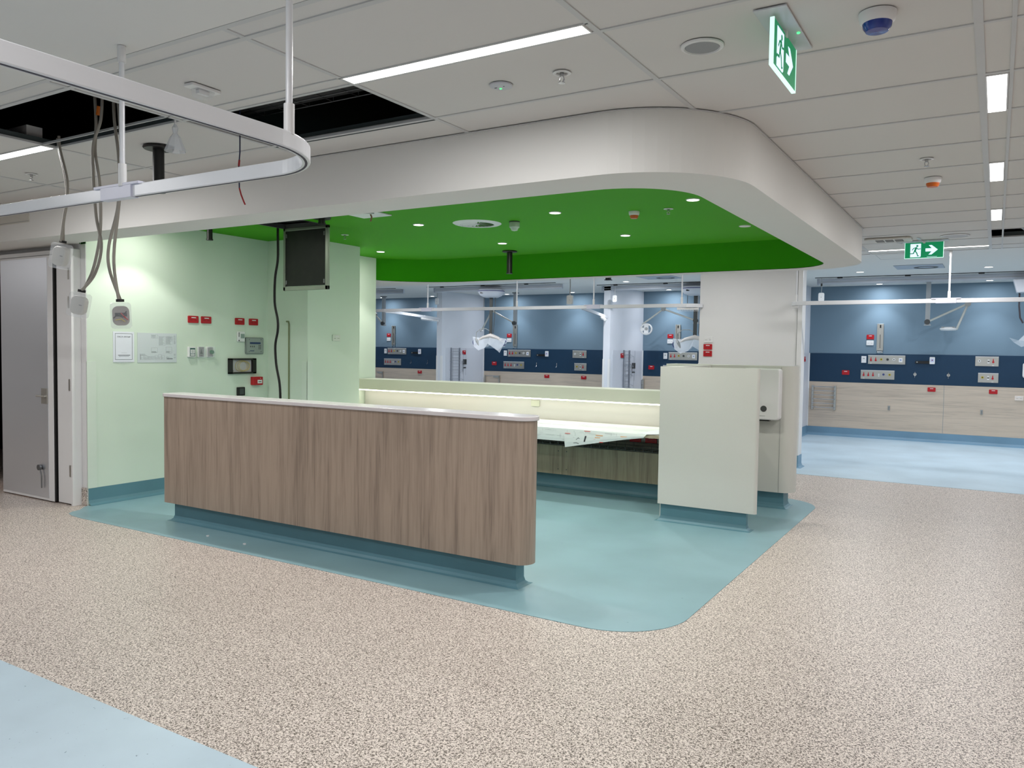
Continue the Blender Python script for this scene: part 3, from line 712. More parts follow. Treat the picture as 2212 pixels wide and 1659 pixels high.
mb.tube([(.36, -.456, -.10), (.385, -.456, -.078), (.40, -.456, -.085)], .002, 4).tube([(.33, -.456, -.135), (.36, -.456, -.13), (.39, -.456, -.138)], .002, 4)
mb.build('paper_sheets', [PLANP, INKF, INKR, INKO, INK], ds)
mb = MB(); mb.add([(1.0, -.40, .004), (1.12, -.44, .004), (1.34, -.30, .004), (1.34, .30, .003), (1.05, .2, .003)], [(0, 1, 2, 3, 4)])
mb.build('upper_sheet', PAPER, ds)

# debris on the floor
for k, (x, y, l) in enumerate([(-5.38, 4.14, 'tiny white scrap on the teal floor in front of the desk, left one'), (-4.93, 4.13, 'tiny white scrap on the teal floor in front of the desk, right one')]):
    o = MB().prism([(-.014, -.006), (.008, -.010), (.013, .003), (-.004, .011)], 0, .008).build('paper_scrap', WPLAS); o.location = (x, y, .0035)
    tag(o, l, 'scrap', 'scraps on the teal floor')

# ================================================================ CURTAIN RAILS
PROF = [(-.014, 0), (.014, 0), (.014, .050), (-.014, .050)]
def rail(name, label, path, ztop, rods, covers=(), zoff=0, closed=False, hh=.052, curl=None):
    t = thing(name, label, 'curtain rail', (path[0][0], path[0][1], ztop-hh))
    p = [(x-path[0][0], y-path[0][1]) for x, y in path]
    MB().sweep(p, [(-.014, 0), (.014, 0), (.014, hh), (-.014, hh)]).build('track', ALU, t, bevel=.003)
    MB().sweep(p, [(-.004, -.001), (.004, -.001), (.004, .001), (-.004, .001)]).build('track_slot', SLOT, t)
    for (x, y) in rods:
        x -= path[0][0]; y -= path[0][1]; top = ZC-(ztop-hh)
        g = MB().tube([(x, y, hh+.02), (x, y, top)], .011, 14).build('drop_rod', ALU, t, smooth=True)
        MB().tube([(x, y, hh-.005), (x, y, hh+.09)], .017, 14).build('rod_bracket', WPLAS, g, smooth=True)
        MB().tube([(x, y, top-.07), (x, y, top-.002)], .017, 14).build('rod_bracket', WPLAS, g, smooth=True)
    for (x, y, ax) in covers:
        x -= path[0][0]; y -= path[0][1]
        c = MB()
        if ax == 'x': c.box((x-.11, y-.019, -.004), (x+.11, y+.019, hh+.003)); c.box((x-.16, y-.02, hh-.004), (x+.16, y+.02, hh+.008))
        else: c.box((x-.019, y-.11, -.004), (x+.019, y+.11, hh+.003)); c.box((x-.02, y-.16, hh-.004), (x+.02, y+.16, hh+.008))
        c.build('joint_cover', mat('cover_lilac', (205, 206, 222), .3), t, bevel=.002)
    return t
path = [(-1.93, -3.6), (-1.93, 1.5)] + arc(-2.27, 1.72, .34, 0, 90, 16) + [(-3.0, 2.06), (-8.3, 2.05)]
rail('curtain_rail', 'white L-shaped curtain rail hanging from the ceiling in the near left foreground', path, 2.225, [(-3.21, 2.045), (-1.94, 1.80), (-1.93, -.9), (-6.2, 2.05)], [(-3.25, 2.055, 'x')])
# hooks (curtain runners)
path = [(-9.8, 11.2)] + [(-9.7, 11.06), (-9.55, 10.96), (-9.35, 10.92)] + [(-3.95, 10.92), (-3.78, 10.94), (-3.66, 11.0), (-3.60, 11.085)]
far = rail('curtain_rail', 'long white curtain rail in front of the three bays left of the pillar', path, 2.232, [(-8.38, 10.92), (-6.59, 10.92), (-5.23, 10.92), (-3.85, 10.93)], [(-8.4, 10.92, 'x'), (-5.23, 10.92, 'x')])
path = [(-2.36, 11.085), (-2.33, 11.01), (-2.27, 10.95), (-2.15, 10.93), (3.5, 10.93)]
rail('curtain_rail', 'white curtain rail across the right-hand bay starting on the pillar', path, 2.234, [(-2.29, 10.97), (-.508, 10.93), (2.0, 10.93)], [(-.54, 10.93, 'x')])
path = [(-9.40, 10.98), (-9.46, 11.3), (-10.57, 14.18)]
rail('curtain_rail', 'white side curtain rail running back to the divider between the two leftmost bays', path, 2.222, [], [])
path = [(-5.45, 10.97), (-5.55, 11.3), (-6.50, 14.18)]
rail('curtain_rail', 'white side curtain rail running back to the divider left of the third bay', path, 2.222, [], [])
# runner bunches
for nm, pts, lab in (('a', [(-10.0, 12.83, 2.165), (-10.53, 14.1, 2.165)], 'bunch of white curtain runners under the rail near the first divider'),
                     ('b', [(-6.1, 13.05, 2.165), (-6.48, 14.1, 2.165)], 'bunch of white curtain runners near the divider left of the third bay'),
                     ('c', [(-3.90, 10.92, 2.176), (-3.64, 11.02, 2.176)], 'bunch of white curtain runners at the pillar end of the long rail'),
                     ('d', [(-2.35, 11.05, 2.178), (-2.27, 10.96, 2.178)], 'few white curtain runners where the right rail meets the pillar')):
    a, c = Vector(pts[0]), Vector(pts[1]); n_ = 4 if nm == 'd' else 14
    t = thing('curtain_runners', lab, 'curtain runners', a)
    b = MB()
    for k in range(n_):
        p = (c-a)*(k/(n_-1)); b.box((p.x-.012, p.y-.012, -.03), (p.x+.012, p.y+.012, 0)); b.tube([(p.x, p.y, -.03), (p.x+.008, p.y, -.045), (p.x-.004, p.y, -.052)], .003, 5)
    b.build('runner_bunch', WPLAS, t)['kind'] = 'stuff'

# ================================================================ CEILING-HUNG ITEMS, main ceiling
def jbox(label, pts_list, boxloc, tilt=(0, 0, 0), open_=False, sz=.145):
    t = thing('junction_box', label, 'junction box', boxloc, 0, 'bagged junction boxes hanging on cables')
    for pts in pts_list:
        # smooth the run
        P = [Vector(p)-Vector(boxloc) for p in pts]; q = []
        for i in range(len(P)-1):
            p0, p1, p2, p3 = P[max(i-1, 0)], P[i], P[i+1], P[min(i+2, len(P)-1)]
            for k in range(8):
                u = k/8; q.append(.5*((2*p1)+(-p0+p2)*u+(2*p0-5*p1+4*p2-p3)*u*u+(-p0+3*p1-3*p2+p3)*u**3))
        q.append(P[-1])
        MB().tube(q, .0085, 10).build('cable', CONDUIT, t, smooth=True)
    hd = bpy.data.objects.new('box_assembly', None)
    rot = Matrix.Rotation(tilt[2], 4, 'Z') @ Matrix.Rotation(tilt[0], 4, 'X') @ Matrix.Rotation(tilt[1], 4, 'Y')
    s = sz/2
    def put(mb_, name, m, par=t, **k):
        mb_.v = [tuple(rot @ Vector(v)) for v in mb_.v]; return mb_.build(name, m, par, **k)
    bpy.data.objects.remove(hd)
    put(MB().prism(rrect(-s*.85, -sz*1.25, s*.85, -.02, s*.6, 8), -.022, .022, 'xz'), 'box_shell', mat('box_grey', (206, 204, 198), .45) if not open_ else mat('box_taupe', (158, 152, 145), .45), bevel=.006, smooth=True)
    put(MB().prism(rrect(-s*1.05, -sz*1.42, s*1.05, .0, s*.35, 5), -.034, .034, 'xz'), 'plastic_bag', CLEAR, bevel=.008)
    put(MB().tube([(0, 0, .005), (0, 0, .02)], .022, 12), 'tie', BLACK)
    if open_:
        put(MB().prism(rrect(-s*.6, -sz*.75, s*.6, -.06, .02, 5), -.0235, -.0215, 'xz'), 'open_recess', DGREY)
        for pts, m_ in (([(-.04, -.028, -.09), (-.02, -.03, -.07), (.01, -.03, -.085), (.03, -.028, -.05)], BLACK), ([(0, -.028, -.06), (.02, -.032, -.085), (.035, -.028, -.10)], RED), ([(-.03, -.028, -.10), (0, -.031, -.095), (.02, -.028, -.11)], YEL)):
            put(MB().tube(pts, .0035, 6), 'wire_core', m_)
    else:
        put(MB().box((s*.25, -.0235, -sz*.72), (s*.6, -.022, -sz*.66)), 'clip_mark', GPLAS)
    return t
jbox('clear bagged junction box hanging highest, in front of the door head', [[(-5.20, 2.87, 2.86), (-5.18, 2.87, 2.78), (-5.13, 2.88, 2.60), (-5.12, 2.88, 2.45), (-5.16, 2.88, 2.33), (-5.165, 2.88, 2.20)], [(-5.13, 2.84, 2.86), (-5.12, 2.84, 2.78), (-5.06, 2.85, 2.58), (-5.07, 2.85, 2.44), (-5.10, 2.85, 2.34), (-5.155, 2.86, 2.20)]],
     (-5.163, 2.875, 2.187), tilt=(0, .2, .30), sz=.115)
jbox('clear bagged junction box hanging lowest, beside the edge of the mint wall', [[(-4.60, 2.76, 3.0), (-4.59, 2.76, 2.85), (-4.60, 2.76, 2.68), (-4.56, 2.76, 2.50), (-4.55, 2.76, 2.30), (-4.57, 2.76, 2.15), (-4.64, 2.76, 1.98), (-4.745, 2.76, 1.865)], [(-4.49, 2.74, 3.0), (-4.51, 2.74, 2.85), (-4.585, 2.74, 2.72), (-4.59, 2.74, 2.55), (-4.58, 2.75, 2.30), (-4.53, 2.75, 2.12), (-4.60, 2.75, 1.96), (-4.742, 2.75, 1.865)]],
     (-4.75, 2.755, 1.852), tilt=(0, .2, .45), sz=.105)
jbox('opened grey junction box with coloured wires hanging above the notice', [[(-4.40, 2.75, 3.0), (-4.39, 2.75, 2.83), (-4.35, 2.75, 2.60), (-4.36, 2.75, 2.35), (-4.455, 2.75, 2.12), (-4.45, 2.75, 1.98), (-4.345, 2.75, 1.80)], [(-4.33, 2.73, 3.0), (-4.31, 2.73, 2.83), (-4.29, 2.73, 2.55), (-4.33, 2.73, 2.30), (-4.37, 2.73, 2.10), (-4.37, 2.73, 1.97), (-4.33, 2.73, 1.80)]],
     (-4.335, 2.742, 1.785), tilt=(0, -.05, 1.0), open_=True, sz=.105)
MB().tube([(-4.515, 2.74, 2.93), (-4.53, 2.74, 2.88)], .016, 10).build('orange_tie', ORANGE, [o for o in COL.objects if o.name == 'junction_box.001'][0]).location = (4.75, -2.755, -1.852)
# black poles
def pole(x, y, ztop, zbot, label, r=.035, plate=True):
    t = thing('ceiling_pole', label, 'ceiling pole', (x, y, ztop), 0, 'black mounting poles fixed to the ceiling')
    MB().tube([(0, 0, 0), (0, 0, zbot-ztop)], r, 24).build('tube', BLACK, t, smooth=True)
    MB().lathe([(0, -.001), (r*2.6, -.001), (r*2.7, -.010), (r*2.5, -.018), (0, -.018)]).build('ceiling_flange', BLACK, t, smooth=True)
    MB().lathe([(0, 0), (r*1.18, 0), (r*1.18, -.012), (0, -.012)], (0, 0, zbot-ztop)).build('end_plate', BLACK, t)
    return t
pole(-4.62, 3.19, ZC, 2.53, 'black mounting pole on the tiled ceiling behind the near curtain rail')
pole(-5.213, 8.448, ZG, 2.50, 'black mounting pole standing out against the dark green fascia')
pole(-6.72, 5.20, ZG, 2.60, 'short black mounting pole end showing against the mint wall below the bulkhead', r=.028)
pole(-5.489, 5.5, ZG, 2.715, 'black mounting pole stub beside the open ceiling hatch door', r=.032)
# open access hatch door
hd = thing('hatch_door', 'open dark-faced ceiling access hatch door hanging down with aluminium frame', 'hatch door', (-6.085, 5.875, ZG))
MB().box((-.285, -.008, -.60), (.285, .004, -.02)).build('door_leaf', mat('dusty_black', (24, 28, 24), .45, spec=.25, var=.6, scale=9), hd)
b = MB(); b.box((-.315, -.014, -.645), (-.285, .012, 0)); b.box((.285, -.014, -.645), (.325, .012, 0)); b.box((-.315, -.014, -.645), (.325, .012, -.605)); b.box((-.315, -.014, -.03), (.325, .012, 0))
b.build('door_frame', mat('hatch_alu', (140, 148, 136), .35, metal=.6), hd, bevel=.003)
for sx in (-.27, .27):
    for sz in (-.56, -.08): MB().box((sx-.012, -.012, sz-.02), (sx+.008, -.008, sz+.02)).build('latch', GALV, hd)
cb = thing('black_cable', 'long black cable hanging from the open ceiling hatch down behind the desk', 'cable', (-6.42, 5.80, 2.80))
P = [(0, 0, 0.05), (.0, 0, -.1), (0.0, 0, -.35), (-.04, 0, -.55), (-.045, 0, -.8), (.0, 0, -.98), (.0, 0, -1.1), (-.035, 0, -1.25), (-.02, 0, -1.45), (.03, 0, -1.65), (.04, 0, -1.85), (.01, 0, -2.0), (.02, 0, -2.2), (.03, .05, -2.70), (.1, .15, -2.788), (.3, .2, -2.79)]
q = []
P = [Vector(p) for p in P]
for i in range(len(P)-1):
    p0, p1, p2, p3 = P[max(i-1, 0)], P[i], P[i+1], P[min(i+2, len(P)-1)]
    for k in range(6):
        u = k/6; q.append(.5*((2*p1)+(-p0+p2)*u+(2*p0-5*p1+4*p2-p3)*u*u+(-p0+3*p1-3*p2+p3)*u**3))
MB().tube(q, .0085, 8).tube([p+Vector((.012, .004, 0)) for p in q[:70]], .006, 8).build('cable_run', BLACK, cb, smooth=True)
oc = thing('cable_conduit', 'thin olive conduit rising up the recessed mint wall behind the black cable', 'conduit', (-6.98, 6.47, .17))
MB().tube([(-.03, 0, 1.66), (0.0, 0, 1.66), (0.01, 0, 1.63), (.01, 0, 0)], .009, 8).build('conduit_pipe', mat('olive', (120, 130, 95), .5), oc, smooth=True)
# plenum cable tray above opening
ct = thing('plenum_cable_tray', 'wire cable tray with grey conduit inside the dark ceiling opening beside the strip light', 'cable tray', (-3.3, 3.4, 3.02))
b = MB()
for yy in (-.15, -.05, .05, .15): b.tube([(-1.4, yy, 0), (1.3, yy, 0)], .003, 5)
for zz in (.05, .10): b.tube([(-1.4, .15, zz), (1.3, .15, zz)], .003, 5)
for k in range(14): b.tube([(-1.35+.2*k, -.15, .1), (-1.35+.2*k, -.15, 0), (-1.35+.2*k, .15, 0), (-1.35+.2*k, .15, .1)], .003, 5)
b.build('tray_wires', GALV, ct)
MB().tube([(-1.4, -.25, -.06), (-.6, -.22, -.03), (0, -.2, 0.01), (.6, -.18, .06), (1.2, -.16, .10)], .014, 8).build('conduit', GPLAS, ct, smooth=True)
MB().box((-1.4, -.1, .005), (1.3, .1, .03)).build('cable_bundle', DGREY, ct)
bx_ = thing('light_driver_box', 'white driver box above the ceiling at the corner of the left opening', 'driver box', (-5.42, 2.78, ZC+.03))
MB().box((-.18, -.05, 0), (.12, .05, .09)).build('box_body', WPLAS, bx_, bevel=.003)
MB().box((-.15, -.052, .02), (.05, -.05, .05)).build('label', GPLAS, bx_)
# bagged hook
hk = thing('bagged_sensor', 'small plastic-wrapped sensor hanging from the edge of the ceiling opening', 'sensor', (-3.99, 2.86, ZC))
MB().tube([(0, 0, 0), (0, 0, -.045)], .006, 8).build('stem', WPLAS, hk)
b = MB().lathe([(.004, -.02), (.018, -.045), (.012, -.075), (.03, -.10), (.055, -.165), (.058, -.175)], seg=9); b.build('plastic_wrap', MILKY, hk)
wr = thing('loose_wire', 'thin dark blue and red wire dangling below the near curtain rail', 'wire', (-3.86, 3.2, ZC))
MB().tube([(0, 0, .3), (0, 0, 0), (0, 0, -.12), (-.01, 0, -.2), (-.005, 0, -.33)], .004, 6).build('blue_wire', mat('navy_wire', (30, 34, 70), .5), wr)
MB().tube([(-.005, 0, -.33), (.01, 0, -.37), (.035, 0, -.415), (.045, 0, -.43)], .0045, 6).tube([(-.005, 0, -.165), (-.01, 0, -.2)], .006, 6).build('red_tip', mat('red_wire', (150, 25, 30), .5), wr)
# emergency light
em = thing('emergency_light', 'small rectangular emergency light with clear lens on the tiled ceiling', 'emergency light', (-3.37, 2.57, ZC), math.radians(90))
MB().prism(rrect(-.085, -.035, .085, .035, .012, 5), -.014, 0).build('base_plate', WPLAS, em, bevel=.003)
MB().prism([(-.05, 0), (.05, 0), (.042, -.03), (.02, -.042), (-.02, -.042), (-.042, -.03)], -.028, .028, 'xz').build('lens', CLEAR, em, bevel=.004)
em.children[1].location = (0, 0, -.014)
MB().box((-.03, -.012, -.035), (.03, .012, -.016)).build('lamp_block', WPLAS, em)
# sprinklers
def sprinkler(x, y, z, label, big=1.0):
    t = thing('sprinkler', label, 'sprinkler', (x, y, z), 0, 'fire sprinklers')
    MB().lathe([(.030*big, 0), (.040*big, -.001), (.042*big, -.004), (.028*big, -.006), (.026*big, .0)]).build('escutcheon', WPLAS, t)
    b = MB().tube([(0, 0, 0), (0, 0, -.02)], .010, 10); b.tube([(-.009, 0, -.02), (-.012, 0, -.032), (-.004, 0, -.045)], .003, 6).tube([(.009, 0, -.02), (.012, 0, -.032), (.004, 0, -.045)], .003, 6)
    b.lathe([(0, -.045), (.016, -.045), (.016, -.048), (0, -.048)], seg=12); b.build('nozzle', CHROME, t)
    return t
sprinkler(-1.732, 3.237, ZC, 'fire sprinkler on the tiled ceiling right of the round sensor')
sprinkler(-.425, 5.78, ZC, 'fire sprinkler on the right aisle ceiling in front of the orange beacon')
sprinkler(-6.226, 3.239, ZC, 'fire sprinkler on the tiled ceiling at the far left')
sprinkler(-2.438, 6.529, ZG, 'fire sprinkler in the green ceiling, right of the orange beacon')
sprinkler(-6.11, 6.472, ZG, 'fire sprinkler in the green ceiling, right of the hanging hatch door')
se = thing('occupancy_sensor', 'flat round ceiling sensor with green light below the long strip light', 'sensor', (-2.066, 3.248, ZC))
MB().lathe([(0, -.012), (.04, -.012), (.055, -.006), (.056, 0)]).build('disc', mat('sensor_grey', (196, 198, 204), .4), se, smooth=True)
MB().box((-.012, .006, -.0145), (-.004, .014, -.012)).build('indicator', LEDG, se)
MB().box((-.03, -.012, -.0135), (-.018, -.008, -.012)).box((.02, -.014, -.0135), (.026, -.010, -.012)).build('lettering', INK, se)
# speaker
sp = thing('ceiling_speaker', 'flush round ceiling speaker with grey grille left of the near exit sign', 'speaker', (-1.08, 3.24, ZC))
MB().lathe([(0, -.006), (.068, -.006), (.070, -.004)]).build('grille', mat('grille', (150, 152, 154), .7, var=.15, scale=300), sp)
MB().lathe([(.070, -.003), (.074, -.010), (.086, -.006), (.088, 0)]).build('trim_ring', WPLAS, sp, smooth=True)
sp = thing('ceiling_speaker', 'flush round speaker on the tiled ceiling right of the far exit sign', 'speaker', (-.415, 9.61, ZC))
MB().lathe([(0, -.006), (.12, -.006), (.122, -.004)]).build('grille', mat('grille2', (190, 190, 192), .7), sp)
MB().lathe([(.122, -.003), (.126, -.008), (.138, -.004), (.14, 0)]).build('trim_ring', WPLAS, sp, smooth=True)
# beacons
def beacon(x, y, z, label, lens, s=1.0, r=.062):
    t = thing('alarm_beacon', label, 'alarm beacon', (x, y, z))
    MB().lathe([(0, 0), (r*s, 0), (r*s, -.012*s), (r*.93*s, -.03*s), (r*.62*s, -.045*s), (r*.6*s, -.045*s)]).build('base', WPLAS, t, smooth=True)
    MB().lathe([(r*.80*s, -.034*s), (r*.76*s, -.050*s), (r*.60*s, -.064*s), (0, -.067*s)]).build('lens', lens, t, smooth=True)
    return t
beacon(-.418, 3.243, ZC, 'large ceiling beacon with dark blue lens near the top right', BLUEL, 1.05)
beacon(-.428, 6.42, ZC, 'ceiling beacon with orange lens on the right aisle ceiling', AMBER, 1.0, .055)
beacon(-2.753, 6.53, ZG, 'ceiling beacon with orange lens in the green ceiling', AMBER, .95, .05)
sd = thing('motion_detector', 'clear domed ceiling detector in the green ceiling beside the round vent', 'detector', (-3.98, 6.53, ZG))
MB().lathe([(0, 0), (.052, 0), (.052, -.01)]).build('base', DGREY, sd)
MB().lathe([(.05, -.008), (.05, -.055), (.035, -.068), (.03, -.085), (0, -.092)]).build('dome', mat('det_clear', (200, 215, 200), .25, alpha=.8), sd, smooth=True)
MB().box((-.028, -.03, -.045), (-.008, .0, -.025)).box((.008, -.03, -.045), (.028, .0, -.022)).build('sensor_cells', DGREY, sd)
# swirl diffuser
sv = thing('swirl_diffuser', 'round white swirl air vent in the green ceiling', 'air vent', (-4.372, 6.471, ZG))
MB().lathe([(.165, -.004), (.168, -.012), (.225, -.008), (.24, 0)]).build('trim_ring', WPLAS, sv, smooth=True)
MB().lathe([(0, .018), (.168, .018)]).build('dark_void', BLACK, sv)
b = MB()
for k in range(22):
    a = 2*math.pi*k/22; c, s_ = math.cos(a), math.sin(a); w = .017
    b.add([(c*.02-s_*.002, s_*.02+c*.002, -.010), (c*.166-s_*.003, s_*.166+c*.003, -.010), (c*.166-s_*w*2.2, s_*.166+c*w*2.2, .010), (c*.02-s_*.006, s_*.02+c*.006, .004)], [(0, 1, 2, 3)])
b.lathe([(0, -.012), (.024, -.012), (.024, 0)], seg=14); b.build('vanes', WPLAS, sv)
# white access panel at bulkhead edge
wp = thing('emergency_luminaire', 'flat white square fitting with green indicator in the green ceiling', 'ceiling fitting', (-4.95, 5.55, ZG))
MB().box((-.18, -.14, -.012), (.16, .14, 0)).build('plate', WPLAS, wp, bevel=.003)
MB().box((-.05, -.13, -.016), (-.035, -.12, -.012)).build('indicator', LEDG, wp)
MB().tube([(.02, -.11, -.013), (.08, -.10, -.016), (.12, -.06, -.014)], .006, 6).build('curved_rib', GPLAS, wp)
# AC cassette
ac = thing('cassette_vent', 'beige ceiling vent with three dark louvres left of the far exit sign', 'air vent', (-1.04, 9.60, ZC))
MB().prism(rrect(-.24, -.16, .22, .15, .05, 6), -.02, 0).build('housing', mat('beige_vent', (204, 202, 194), .5), ac, bevel=.006)
for k in range(3): MB().box((-.13+.095*k, -.10, -.024), (-.052+.095*k, .06, -.019)).build('louvre', mat('vent_dark', (110, 106, 98), .6), ac)
# exit signs
def exit_sign(label, loc, rz, w=.375, h=.17):
    t = thing('exit_sign', label, 'exit sign', loc, rz)
    MB().box((-w/2-.05, -.06, -.006), (w/2+.05, .06, 0)).build('ceiling_plate', mat('sign_plate', (196, 200, 205), .3), t, bevel=.002)
    MB().box((-.012, -.012, -.03), (.012, .012, 0)).build('stem', WPLAS, t)
    MB().box((-w/2, -.006, -.018-h), (w/2, .006, -.018)).build('green_panel', SIGNG, t)
    e = MB(); e.box((-w/2-.004, -.008, -.022-h), (w/2+.004, .008, -.018-h)); e.box((-w/2-.004, -.008, -.018-h), (-w/2, .008, -.018)); e.box((w/2, -.008, -.018-h), (w/2+.004, .008, -.018))
    e.build('lit_edge', SIGNE, t)
    cz = -.018-h/2
    for sgn in (-1,):
        y0, y1 = (-.0075, -.006)
        MB().prism([(-.135, cz-.075), (-.04, cz-.075), (-.03, cz-.068), (-.03, cz+.072), (-.135, cz+.072)], y0, y1, 'xz').build('white_doorway', SIGNW, t)
        MB().prism([(.015, cz-.017), (.075, cz-.017), (.045, cz-.052), (.075, cz-.052), (.135, cz), (.075, cz+.052), (.045, cz+.052), (.075, cz+.017), (.015, cz+.017)], y0, y1, 'xz').build('arrow', SIGNW, t)
        m_ = MB()
        def st(p, q, w_):
            p = Vector(p); q = Vector(q); d = (q-p).normalized(); n_ = Vector((-d.y, d.x))*w_/2
            m_.prism([tuple(p-n_-d*w_*.3), tuple(q-n_+d*w_*.3), tuple(q+n_+d*w_*.3), tuple(p+n_-d*w_*.3)], -.0085, -.0075, 'xz')
        X, Z = -.08, cz
        m_.prism([(X+.013+.011*math.cos(k*math.pi/6), Z+.048+.011*math.sin(k*math.pi/6)) for k in range(12)], -.0085, -.0075, 'xz')
        st((X+.004, Z+.03), (X-.010, Z-.008), .018)
        st((X+.006, Z+.03), (X-.022, Z+.024), .008); st((X-.022, Z+.024), (X-.036, Z+.004), .008)
        st((X+.008, Z+.028), (X+.022, Z+.012), .008); st((X+.022, Z+.012), (X+.046, Z+.016), .008)
        st((X-.008, Z-.006), (X+.010, Z-.030), .011); st((X+.010, Z-.030), (X+.020, Z-.062), .010); st((X+.018, Z-.064), (X+.032, Z-.060), .007)
        st((X-.012, Z-.008), (X-.024, Z-.034), .011); st((X-.024, Z-.034), (X-.056, Z-.036), .009); st((X-.056, Z-.036), (X-.064, Z-.044), .007)
        m_.build('running_figure', SIGNG, t)
    MB().lathe([(0, -.009), (.006, -.009), (.006, -.006)], (.04, -.045, 0), 8).build('indicator', LEDG, t)
    return t
s1 = exit_sign('green running-man exit sign seen edge-on, nearest, hanging at top right', (-.75, 3.232, ZC), R90)
s2 = exit_sign('green running-man exit sign facing the camera above the far bay at right', (-.72, 9.88, ZC), 0)
MB().box((.03, -.0075, -.178), (.13, -.006, -.175)).build('small_print', SIGNW, s2)
MB().prism([(-.30, -.004), (-.22, -.03), (-.20, -.012), (.15, -.012), (.2, 0), (-.02, .03), (-.04, .02)], -.06, -.05, 'xz').build('plastic_film', MILKY, s2)
MB().prism([(-.06, .0), (-.02, -.01), (-.05, -.0)], -.3, .0, 'xz').build('film_strip', MILKY, s2)
# bulkhead face grille at far left
ag = thing('bulkhead_grille', 'plain beige panel on the bulkhead face at the far left edge', 'access panel', (-7.9, 3.86, 2.70))
MB().box((-.9, -.006, -.07), (.44, 0, .055)).build('panel', mat('beige_panel', (204, 200, 190), .6), ag)
MB().box((-.9, -.008, -.062), (.44, -.006, -.058)).build('seam', GPLAS, ag)

# plastic hanging from right ceiling opening
pb = thing('plastic_film', 'sheet of clear plastic film draped at the right-hand ceiling opening', 'plastic film', (.25, 9.6, ZC))
MB().add([(-.15, -.3, .05), (.5, -.3, .1), (.5, .2, .02), (.05, .1, -.03), (-.05, -.1, .0)], [(0, 1, 4), (1, 2, 3), (1, 3, 4)]).build('film', MILKY, pb)

